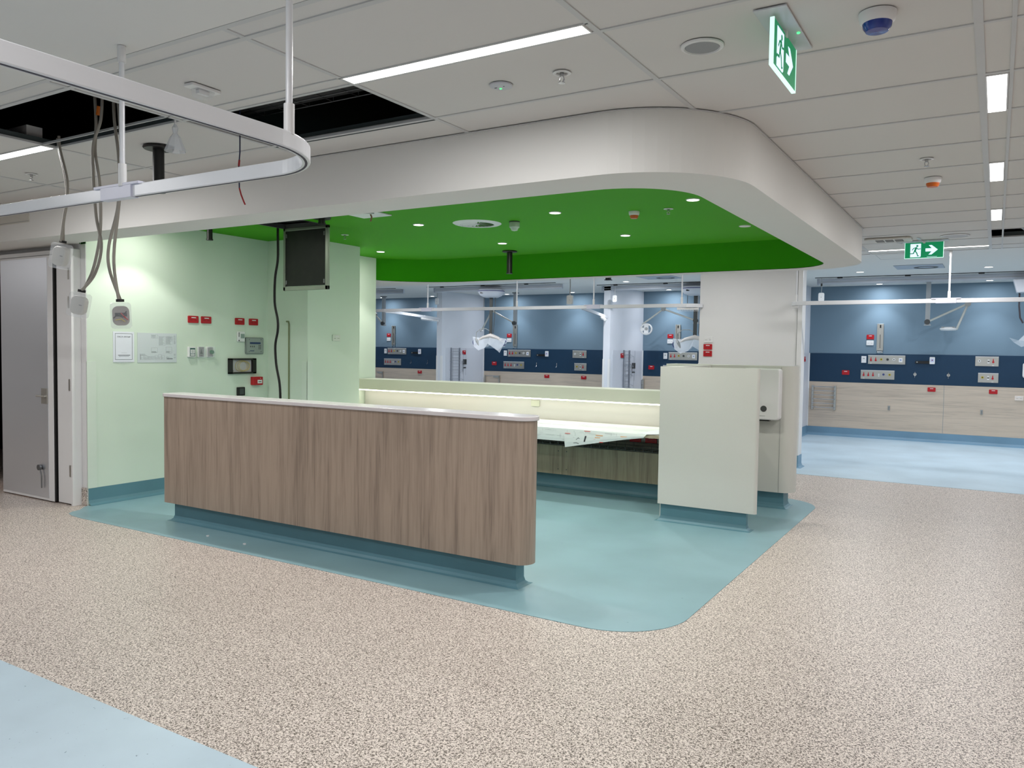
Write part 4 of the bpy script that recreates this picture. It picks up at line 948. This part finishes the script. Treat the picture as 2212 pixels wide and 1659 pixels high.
# ================================================================ TREATMENT BAYS
def bay_items(n, a, xmin, xmax):
    loc = NB[n]
    def ok(x0, x1): return x0 > xmin and x1 < xmax
    P0 = YB-.012
    def gas_panel(x0, x1, z0, z1, kinds, label):
        if not (x0 > xmin-.1 and x0 < xmax): return
        t = thing('services_panel', label, 'medical outlet panel', ((x0+x1)/2, P0, (z0+z1)/2), 0, 'steel medical outlet panels in the bays')
        w = (x1-x0)/2; h = (z1-z0)/2
        MB().box((-w, -.012, -h), (w, 0, h)).build('steel_plate', STEEL, t, bevel=.002)
        MB().box((-w, -.0145, h-.008), (w, -.012, h)).build('top_lip', WPLAS, t)
        for kx, kind in kinds:
            x = -w+kx*2*w
            if kind == 'r':
                b = MB().lathe([(0, -.02), (.017, -.02), (.017, -.012)], (x, 0, -.012), 14, 'y'); b.box((x-.007, -.018, 0), (x+.007, -.012, .034)); b.box((x-.004, -.016, .036), (x+.004, -.012, .046))
                b.build('red_outlet', RED, t)
            elif kind in 'ykw':
                MB().lathe([(.010, -.020), (.022, -.020), (.022, -.012)], (x, 0, .005), 16, 'y').build('gas_outlet', {'y': GOLD, 'k': DGREY, 'w': WPLAS}[kind], t)
                MB().lathe([(0, -.018), (.011, -.018), (.011, -.012)], (x, 0, .005), 12, 'y').build('outlet_core', BLACK, t)
            elif kind == 'b':
                MB().box((x-.03, -.022, -.042), (x+.03, -.012, .036)).build('call_module', WPLAS, t)
                MB().prism([(x-.02, .0), (x-.005, .005), (x, .02), (x+.005, .005), (x+.02, 0), (x+.005, -.005), (x, -.02), (x-.005, -.005)], -.024, -.022, 'xz').build('blue_star', mat('bluestar', (40, 90, 170), .4), t)
            elif kind == 'd':
                MB().box((x-.022, -.016, .0), (x+.0, -.012, .02)).box((x-.022, -.016, -.03), (x+.0, -.012, -.01)).build('data_label', WPLAS, t)
            elif kind == 'B':
                MB().lathe([(0, -.020), (.02, -.020), (.02, -.012)], (x, 0, .008), 14, 'y').build('blue_knob', mat('knob_blue', (60, 70, 120), .4), t)
            elif kind == 's':
                MB().box((x-.014, -.018, .012), (x+.014, -.012, .03)).box((x-.016, -.018, -.034), (x+.016, -.012, -.014)).build('data_socket', WPLAS, t)
                MB().box((x-.010, -.018, -.010), (x+.012, -.012, .008)).build('data_core', DGREY, t)
        if kinds and kinds[0][1] == 'r' or kinds[-1][1] == 'r':
            kx = kinds[0][0] if kinds[0][1] == 'r' else kinds[-1][0]
            x = -w+kx*2*w; MB().box((x-.016, -.0135, -h+.008), (x+.016, -.012, -h+.018)).build('white_label', WPLAS, t)
    gas_panel(a, a+.617, 1.372, 1.534, [(.08, 'r'), (.21, 'r'), (.36, 'y'), (.53, 'k'), (.70, 'w'), (.88, 'b')], 'upper wide steel outlet panel with blue star button in the '+loc)
    gas_panel(a-.117, a+.449, 1.093, 1.257, [(.09, 'r'), (.23, 'r'), (.37, 'r'), (.56, 'd'), (.68, 'B'), (.86, 'y')], 'lower wide steel panel with three red outlets in the '+loc)
    gas_panel(a+1.706, a+2.052, 1.372, 1.539, [(.18, 'w'), (.57, 's'), (.77, 'r')], 'upper small steel outlet panel at the right of the '+loc)
    gas_panel(a+1.756, a+2.057, 1.09, 1.255, [(.22, 'y'), (.5, 's'), (.72, 'r')], 'lower small steel outlet panel at the right of the '+loc)
    G = 'red power outlets in the bays'
    if ok(a-.04, a+.09): outlet(.126, .085, RED, 'red power outlet high on the blue wall of the '+loc, (a+.024, YB, 1.865), 0, G, holes_=False)
    if ok(a-.04, a+.09): outlet(.124, .088, WPLAS, 'white power outlet under the high red one in the '+loc, (a+.022, YB, 1.758), 0, 'white power outlets in the bays', rocker=False)
    if ok(a-.44, a-.31): outlet(.128, .084, RED, 'red power outlet on the navy panel of the '+loc, (a-.378, P0, 1.202), 0, G, holes_=False)
    if ok(a+.99, a+1.1): outlet(.126, .074, RED, 'red power outlet on the timber panel in the '+loc+(', left one' if n == 4 else ''), (a+1.053, P0+.002, .937), 0, G, holes_=False)
    if ok(a+1.93, a+2.0): outlet(.126, .074, RED, 'red power outlet on the timber panel in the '+loc+', right one', (a+1.99, P0+.002, .936), 0, G, holes_=False)
    if n == 4: outlet(.126, .08, mat('cream_plate', (226, 214, 204), .4), 'cream double power outlet on the timber panel at the right edge of the picture', (a+2.367, P0+.002, .843), 0)
    if ok(a, a+.25):
        t = thing('equipment_rail', 'vertical steel mounting channel on the wall of the '+loc, 'wall rail', (a+.19, YB, 1.862), 0, 'vertical steel channels in the bays')
        b = MB(); b.box((-.055, -.012, -.245), (.055, 0, .245)); b.box((-.055, -.03, -.245), (-.035, -.012, .245)); b.box((.035, -.03, -.245), (.055, -.012, .245)); b.build('channel', STEEL, t, bevel=.002)
        MB().box((-.012, -.016, .17), (.012, -.012, .225)).box((-.004, -.016, -.2), (.004, -.012, .05)).build('slot', BLACK, t)
        MB().tube([(-.05, -.02, -.27), (.05, -.02, -.27)], .005, 6).tube([(-.04, -.02, -.245), (-.04, -.02, -.285)], .004, 6).tube([(.04, -.02, -.245), (.04, -.02, -.285)], .004, 6).build('bottom_clamp', STEEL, t)
    if ok(a-.12, a):
        t = thing('light_switch', 'white light switch on the navy panel of the '+loc, 'switch', (a-.072, P0, 1.452), 0, 'white switches on the navy panels')
        MB().box((-.042, -.012, -.062), (.042, 0, .062)).build('face_plate', WPLAS, t, bevel=.002); MB().box((-.015, -.015, .010), (.015, -.012, .026)).build('rocker', GPLAS, t)
    if ok(a+.78, a+1.0):
        t = thing('call_unit', 'white nurse call unit beside a black slot in the '+loc, 'call unit', (a+1.047, P0, 1.452), 0, 'nurse call units')
        MB().prism(rrect(-.042, -.062, .042, .062, .01, 4), -.02, 0, 'xz').build('casing', WPLAS, t, bevel=.003)
        MB().box((-.026, -.0215, -.026), (.026, -.02, .034)).build('screen', mat('call_screen', (196, 200, 226), .3), t)
        MB().lathe([(0, -.023), (.010, -.023), (.010, -.0215)], (0, 0, .006), 10, 'y').build('call_button', mat('magenta', (110, 20, 60), .4), t)
        MB().box((-.268, -.018, -.056), (-.042, 0, -.010)).build('black_slot', BLACK, t)
        MB().box((-.25, -.0192, -.042), (-.228, -.018, -.022)).build('slot_label', GPLAS, t)
    for j, hx in enumerate((a+.78, a+1.307)):
        if ok(hx-.1, hx):
            t = thing('coat_hook', ('left' if j == 0 else 'right')+' steel hook on the navy panel of the '+loc, 'hook', (hx, P0, 1.20), 0, 'steel hooks on the navy panels')
            if n == 4: MB().lathe([(0, -.006), (.026, -.006), (.026, 0)], (0, 0, 0), 16, 'y').build('rose', STEEL, t)
            MB().tube([(0, -.008, .045), (0, -.01, -.01), (0, -.02, -.05), (0, -.045, -.055), (0, -.055, -.035)], .005, 7).build('hook_rod', CHROME, t)
    if n in (4, 3):
        t = thing('basket_rack', 'chrome wire rail rack low on the timber panel of the '+loc, 'wire rack', (a-.748, P0, .72), 0, 'chrome rail racks in the bays')
        for sx in (-.20, .20): MB().box((sx-.02, -.05, -.23), (sx+.02, -.01, .23)).build('upright', STEEL, t, bevel=.002)
        for k in range(6): MB().tube([(-.2, -.06, .205-.078*k), (.2, -.06, .205-.078*k)], .007, 8).build('rail', CHROME, t, smooth=True)
    if n in (1, 2):
        t = thing('basket_rack', 'thin steel rail frame behind the bench upstand in the '+loc, 'wire rack', (a-.42, P0, .80), 0, 'chrome rail racks in the bays')
        for sx in (-.20, .20): MB().box((sx-.012, -.04, -.20), (sx+.012, -.01, .12)).build('upright', STEEL, t)
        MB().box((.05, -.06, .07), (.20, -.03, .11)).build('clip', GPLAS, t)
        MB().tube([(-.2, -.03, .11), (.2, -.03, .11)], .006, 6).build('rail', CHROME, t)
        t.location.x = a-.42 if n == 2 else a-.35
    if n == 4:
        for j, cx in enumerate((a+.377, a+1.83)):
            t = thing('panel_clip', ('left' if j == 0 else 'right')+' small grey clip on the timber panel of the '+loc, 'clip', (cx, P0+.002, .578), 0, 'grey clips on the timber panel')
            MB().box((-.018, -.02, -.04), (.018, 0, .04)).build('clip_body', GPLAS, t, bevel=.003)
            MB().box((-.003, -.022, -.03), (.003, -.02, .02)).build('clip_slot', DGREY, t)
bay_items(1, -13.478, -13.9, -11.9)
bay_items(2, -9.81, -10.5, -7.8)
bay_items(3, -5.852, -6.43, -5.2)
bay_items(4, -2.009, -3.04, .6)
t = thing('wall_monitor', 'white rounded unit cut off by the right edge on the navy panel', 'wall unit', (.50, YB-.012, 1.31))
MB().prism(rrect(-.11, -.13, .11, .14, .05, 6), -.08, 0, 'xz').build('casing', WPLAS, t, bevel=.01)
MB().box((-.07, -.083, -.09), (.07, -.08, .08)).build('front_label', mat('lblu', (190, 205, 220), .4), t)

# wire rack + red outlet on divider walls (faces +x)
def divider_items(x, rack_y, rack_w, red_y, red_z, lab, dark=True):
    t = thing('file_rack', 'tall chrome wire rack on the divider wall '+lab, 'wire rack', (x+.004, rack_y, 1.18), R90, 'tall wire racks on the divider walls')
    w = rack_w/2; b = MB()
    for k in range(13): b.tube([(-w, -.04-.01*(k % 3), .36-.068*k), (w, -.04-.01*(k % 3), .36-.068*k)], .0035, 5)
    for xx in (-w, -w*.7, w*.7, w): b.tube([(xx, -.03, .37), (xx, -.03, -.45)], .0035, 5)
    for k in range(4): b.tube([(-w-.06, -.02, .28-.2*k), (-w-.06, -.09, .25-.2*k), (w+.06, -.09, .25-.2*k), (w+.06, -.02, .28-.2*k)], .0025, 5)
    b.tube([(-w-.06, -.09, .25), (-w-.06, -.09, -.4)], .0025, 5).tube([(w+.06, -.09, .25), (w+.06, -.09, -.4)], .0025, 5).tube([(w+.2, -.05, .37), (w+.2, -.05, -.25)], .0025, 5)
    b.build('wire_frame', WIREM, t)
    for sx in (-w, w):
        MB().box((sx-.006, -.03, -.38), (sx+.006, 0, .38)).build('upright', WIREM, t)
    if dark:
        MB().box((w+.13, -.06, .0), (w+.16, -.02, .12)).box((w+.19, -.06, .0), (w+.22, -.02, .12)).box((w+.14, -.06, -.09), (w+.2, -.02, -.06)).build('dark_clips', DGREY, t)
    outlet(.13, .09, RED, 'red power outlet on the divider wall '+lab, (x+.004, red_y, red_z), R90, 'red outlets on divider walls', holes_=False)
divider_items(-10.5, 14.70, .33, 15.06, 1.455, 'between the two leftmost bays')
divider_items(-6.44, 15.0, .28, 14.79, 1.45, 'just left of the third bay')
outlet(.12, .09, RED, 'small red outlet seen edge-on on the white side wall right of the pillar', (-3.046, 15.45, 1.44), R90, 'red outlets on divider walls', holes_=False)

# exam lamps
def exam_lamp(label, post, ztip, joints, head, hr=.12, tiltx=.15, post_vis=True, rr=.018):
    px, py = post
    t = thing('examination_lamp', label, 'examination lamp', (px, py, ZC), 0, 'ceiling examination lamps')
    g = lambda p: Vector((p[0]-px, p[1]-py, p[2]-ZC))
    MB().box((-.035, -.035, ztip-ZC), (.035, .035, 0)).build('post', mat('lamp_post', (176, 180, 182), .4), t, bevel=.004)
    MB().box((-.06, -.05, -.015), (.06, .05, 0)).build('ceiling_mount', DGREY, t)
    MB().box((-.05, -.045, ztip-ZC-.02), (.05, .045, ztip-ZC)).build('post_foot', mat('lamp_post', (176, 180, 182), .4), t)
    pts = [g((px, py-.04, ztip+.04))]+[g(j) for j in joints]+[g(head)]
    for a_, b_ in zip(pts[:-1], pts[1:]):
        MB().tube([a_, b_], rr, 10).build('arm', mat('lamp_arm', (190, 192, 186), .4), t, smooth=True)
    for p in pts[:-1]:
        MB().lathe([(0, -.03), (.045, -.03), (.045, .03), (0, .03)], tuple(p), 14, 'y').build('joint', GPLAS if p is not pts[0] else DGREY, t)
    hp = pts[-1]
    rot = Matrix.Rotation(tiltx, 4, 'X')
    def put(mb_, name, m, **k):
        mb_.v = [tuple(rot @ Vector(v)+hp) for v in mb_.v]; return mb_.build(name, m, t, **k)
    put(MB().lathe([(0, .03), (hr*.5, .028), (hr*.95, .012), (hr, 0), (hr*.97, -.012), (0, -.016)], seg=32), 'lamp_head', WPLAS, smooth=True)
    for k in range(3):
        a0 = 2*math.pi*k/3+.5
        put(MB().prism([(hr*.35*math.cos(a0-.2), hr*.35*math.sin(a0-.2)), (hr*.85*math.cos(a0-.38), hr*.85*math.sin(a0-.38)), (hr*.85*math.cos(a0+.38), hr*.85*math.sin(a0+.38)), (hr*.35*math.cos(a0+.2), hr*.35*math.sin(a0+.2))], -.019, -.015), 'lamp_lens', mat('lamp_lens', (130, 140, 150), .3))
    put(MB().lathe([(0, -.022), (hr*.2, -.022), (hr*.2, -.016)], seg=14), 'centre_cap', GPLAS)
    return t
exam_lamp('ceiling examination lamp with flat disc head in the right-hand bay', (-1.015, 15.2), 2.07, [(-.42, 15.0, 2.40)], (-.57, 14.9, 1.97), hr=.03)
l4 = COL.objects[-1].parent
for c in list(l4.children):
    if c.name.startswith(('lamp_head', 'lamp_lens', 'centre_cap')): bpy.data.objects.remove(c)
MB().lathe([(0, .03), (.07, .028), (.125, .010), (.13, -.005), (.11, -.025), (0, -.03)], (.33, -.3, 1.985-ZC), 32).build('lamp_head', WPLAS, l4, smooth=True)
MB().prism([(.23, -.40), (.30, -.33), (.36, -.33), (.43, -.40), (.38, -.24), (.28, -.24)], 2.005-ZC, 2.018-ZC).build('lamp_lens', GPLAS, l4)
exam_lamp('ceiling examination lamp folded behind the long curtain rail in the second bay', (-9.21, 15.2), 2.09, [(-9.77, 15.1, 2.41)], (-9.98, 15.0, 1.95), hr=.04)
exam_lamp('ceiling examination lamp partly hidden by the mint wall in the leftmost bay', (-13.036, 15.2), 2.10, [(-13.23, 15.1, 2.36)], (-13.33, 15.0, 1.84), hr=.14, tiltx=1.2)
exam_lamp('ceiling examination lamp with large round head in the bay just left of the pillar', (-5.05, 15.2), 2.12, [(-5.695, 15.1, 2.39)], (-6.10, 15.0, 2.08), hr=.03)
l3 = COL.objects[-1].parent
for c in list(l3.children):
    if c.name.startswith(('lamp_head', 'lamp_lens', 'centre_cap')): bpy.data.objects.remove(c)
# big tilted wheel-like head
hp = Vector((-5.99+5.05, 14.95-15.2, 1.985-ZC)); rot = Matrix.Rotation(math.radians(20), 4, 'Z') @ Matrix.Rotation(math.radians(72), 4, 'X')
def puth(mb_, name, m, **k):
    mb_.v = [tuple(rot @ Vector(v)+hp) for v in mb_.v]; return mb_.build(name, m, l3, **k)
puth(MB().lathe([(.095, -.012), (.12, -.012), (.125, .0), (.115, .014), (.095, .012), (.095, -.012)], seg=36), 'lamp_head', WPLAS, smooth=True)
b = MB(); b.prism(rrect(-.045, -.10, .045, .10, .02), -.018, .018); b.prism([(-.12, .04), (-.03, .02), (-.03, -.03), (-.10, -.05)], -.012, .012)
puth(b, 'head_body', WPLAS, bevel=.004)
puth(MB().lathe([(0, .024), (.032, .024), (.032, .018)], seg=20), 'centre_cap', GPLAS)
for a0 in (-.2, 2.6): puth(MB().prism([(.055*math.cos(a0), .055*math.sin(a0))]+[(.094*math.cos(a0+.12*k), .094*math.sin(a0+.12*k)) for k in range(-4, 5)], -.006, .006), 'lamp_lens', mat('lamp_lens', (130, 140, 150), .3))

# ceiling hoists: gantry beams and motors
def gantry(x0, x1, y, label):
    t = thing('hoist_beam', label, 'hoist beam', (x0, y, ZC), 0, 'grey ceiling hoist beams')
    MB().box((0, 0, -.095), (x1-x0, .05, -.01)).build('beam', mat('beam_grey', (176, 182, 192), .4), t, bevel=.004)
    MB().box((0, -.003, -.060), (x1-x0, .001, -.054)).build('beam_groove', GPLAS, t)
    MB().box((-.012, -.006, -.10), (.02, .056, -.005)).build('end_cap', mat('cap_grey', (160, 166, 178), .4), t)
    MB().box((0, -.26, -.012), (x1-x0, -.25, -.001)).build('ceiling_track', DGREY, t)
    for k in range(max(2, int((x1-x0)/1.0))):
        MB().box((.35+1.0*k, -.27, -.022), (.43+1.0*k, -.24, -.001)).build('track_clip', BLACK, t)
gantry(-2.62, 4.0, 14.2, 'long grey hoist beam crossing the ceiling of the right-hand bay')
gantry(-6.62, -3.4, 14.2, 'grey hoist beam crossing the ceiling of the bay just left of the pillar')
gantry(-10.12, -7.09, 13.4, 'grey hoist beam crossing the ceiling of the second bay')
gantry(-14.3, -10.95, 13.4, 'short visible length of grey hoist beam in the leftmost bay')
def hoist(x, y, label, r=.27, full=True):
    t = thing('ceiling_hoist', label, 'patient hoist', (x, y, ZC), 0, 'ceiling patient hoists')
    MB().lathe([(0, -.075), (r*.9, -.075), (r, -.11), (r*.98, -.14), (r*.8, -.20), (r*.5, -.235), (0, -.24)], seg=36).build('motor_housing', mat('hoist_white', (205, 208, 216), .3), t, smooth=True)
    MB().lathe([(r*1.003, -.105), (r*1.006, -.11), (r*1.003, -.118)], seg=36).build('blue_stripe', mat('stripe_blue', (50, 56, 120), .4), t)
    MB().box((-.10, -r*.93, -.165), (-.04, -r*.9, -.14)).build('display', BLACK, t)
    MB().box((-.035, -.006, -.98), (.035, .006, -.23)).build('lift_strap', mat('strap', (60, 62, 60), .6), t)
    MB().tube([(-.14, -.05, -.235), (-.14, -.05, -.42)], .006, 6).build('pull_cord', DGREY, t)
    MB().tube([(.10, 0, -.235), (.09, 0, -.6), (.06, 0, -.95)], .006, 6).build('pull_cord', DGREY, t)
    MB().lathe([(0, -.045), (.03, -.045), (.03, 0), (0, 0)], (-.14, -.05, -.42), 12).build('cord_grip', GPLAS, t)
    bar = MB(); bar.tube([(-.34, -.02, -1.13), (-.18, -.01, -1.04), (0, 0, -1.0), (.18, -.01, -1.05), (.32, -.02, -1.13)], [.02, .035, .05, .035, .02], 10)
    sb = bar.build('spreader_bar', mat('spreader', (196, 190, 184), .4), t, smooth=True)
    for hx in (-.36, .33): MB().tube([(hx+.048*math.cos(k*.4), -.03, -1.13+.06*math.sin(k*.4)) for k in range(15)], .01, 6).build('sling_hook', mat('hook_navy', (60, 66, 110), .4), sb)
    MB().tube([(-.33, -.04, -1.05), (-.32, -.04, -.93), (-.22, -.03, -.86), (-.1, -.02, -.86), (-.03, 0, -.9)], .007, 6).build('hand_control_cable', GPLAS, t)
    MB().tube([(-.33, -.04, -1.05), (-.30, -.05, -1.1), (-.25, -.05, -1.2)], [.02, .028, .015], 8).build('hand_control', GPLAS, t)
    w = MB().add([(-.40, -.05, -1.02), (-.36, -.07, -1.22), (-.24, -.08, -1.30), (-.10, -.07, -1.25), (-.02, -.08, -1.16), (.05, -.08, -1.20), (.22, -.08, -1.30), (.26, -.07, -1.34), (.34, -.07, -1.2), (.40, -.05, -1.06), (.2, -.03, -1.04), (0, -.02, -1.0), (-.2, -.03, -1.05)],
                 [(0, 1, 12), (1, 2, 3, 12), (3, 4, 11, 12), (4, 5, 11), (5, 6, 10, 11), (6, 7, 8, 10), (8, 9, 10)])
    w.add([(-.38, .05, -1.04), (-.30, .07, -1.24), (-.10, .07, -1.22), (0, .07, -1.12), (.12, .07, -1.22), (.30, .06, -1.22), (.38, .05, -1.08), (0, .03, -.99)], [(0, 1, 2, 7), (2, 3, 7), (3, 4, 7), (4, 5, 6, 7)])
    w.build('plastic_wrap', MILKY, t)
    return t
hoist(-8.69, 13.4, 'white dome ceiling patient hoist with plastic-wrapped spreader bar in the second bay')
hoist(-4.72, 14.15, 'white ceiling patient hoist half hidden by the left edge of the white pillar')
h3 = thing('ceiling_hoist', 'white boxy ceiling hoist cut off by the right edge of the picture', 'patient hoist', (.42, 14.2, ZC), 0, 'ceiling patient hoists')
MB().prism([(-.24, -.105), (.24, -.105), (.22, -.29), (-.19, -.31)], -.14, .14, 'xz').build('motor_housing', mat('hoist_white', (205, 208, 216), .3), h3, bevel=.02, seg=3)
MB().box((-.1, -.145, -.20), (-.04, -.14, -.17)).build('display', BLACK, h3)
MB().tube([(-.15, 0, -.31), (-.15, 0, -.5), (-.13, 0, -.68), (-.09, 0, -.76)], .012, 8).build('control_cable', mat('strapp', (50, 46, 54), .6), h3, smooth=True)
w = MB().add([(-.26, -.05, -.98), (-.14, -.06, -1.02), (-.02, -.05, -.88), (.1, -.05, -1.05), (-.1, -.02, -1.12), (-.2, 0, -1.05)], [(0, 1, 5), (1, 2, 3, 4), (1, 4, 5)]); w.build('plastic_wrap', MILKY, h3)
# hanging switch boxes in the bays
def pend(x, y, zb, label, w=.075, h=.13, big=False):
    t = thing('hanging_switch_box', label, 'switch box', (x, y, ZC), 0, 'small boxes hanging on cords in the bays')
    MB().tube([(0, 0, 0), (.003, 0, (zb-ZC)*.5), (0, 0, zb-ZC+h/2)], .004 if not big else .009, 6).build('cord', GPLAS, t)
    MB().prism(rrect(-w/2, zb-ZC-h/2, w/2, zb-ZC+h/2, w*.25, 5), -.018, .018, 'xz').build('box_body', WPLAS if not big else mat('box_grey', (206, 204, 198), .45), t, bevel=.004)
    MB().box((-.004, -.02, zb-ZC-.01), (.006, -.018, zb-ZC+.004)).build('clip_mark', GPLAS, t)
    if big: MB().prism(rrect(-w*.55, zb-ZC-h*.62, w*.62, zb-ZC+h*.5, .02, 4), -.026, .026, 'xz').build('plastic_bag', CLEAR, t)
pend(-2.522, 14.0, 2.49, 'white box hanging on a cord from the beam end just right of the pillar', .09, .14)
MB().tube([(-2.522, 14.0, 2.715), (-2.522, 14.0, 2.67)], .014, 8).build('cord_grip', BLACK, COL.objects[-1].parent).location = (2.522, -14.0, -ZC)
pend(-10.492, 14.0, 2.57, 'white box hanging at the right edge of the leftmost bay by the divider', .085, .14)
pend(-6.263, 14.0, 2.54, 'pale box hanging against the white divider of the third bay', .08, .13)
pend(-5.936, 11.5, 2.363, 'large grey bagged junction box hanging in front of the second bay', .095, .145, big=True)
# bay ceiling diffusers
def sqd(x, y, label):
    t = thing('square_diffuser', label, 'air vent', (x, y, ZC), 0, 'square air vents in the bay ceilings')
    MB().box((-.31, -.28, -.008), (.31, .28, 0)).build('panel', mat('vent_grey', (168, 178, 190), .6, var=.06, scale=120), t, bevel=.003)
    MB().lathe([(.10, -.010), (.15, -.014), (.16, -.009)], (.08, .08, 0)).build('swirl_ring', DGREY, t)
sqd(-.98, 12.72, 'square grey ceiling air vent in the right-hand bay below the far exit sign')
sqd(-4.95, 12.9, 'square grey ceiling air vent in the bay just left of the pillar')
# small black clip and sprig under the bulkhead
MB().box((-.04, -.03, -.05), (.04, .03, 0)).box((-.055, -.045, -.06), (.055, .045, -.048)).build('ceiling_bracket', BLACK)
o = COL.objects[-1]; o.location = (-5.72, 12.5, ZC); tag(o, 'small black ceiling bracket left of a downlight in the third bay', 'bracket')
MB().tube([(0, 0, 0), (.01, 0, -.04), (0, 0, -.10)], .006, 6).build('loose_wire', mat('brown_wire', (110, 80, 50), .6))
o = COL.objects[-1]; o.location = (-3.78, 4.26, ZB); o.scale = (1, 1, .5); tag(o, 'short brown wire end poking out at the near edge of the bulkhead soffit', 'wire')
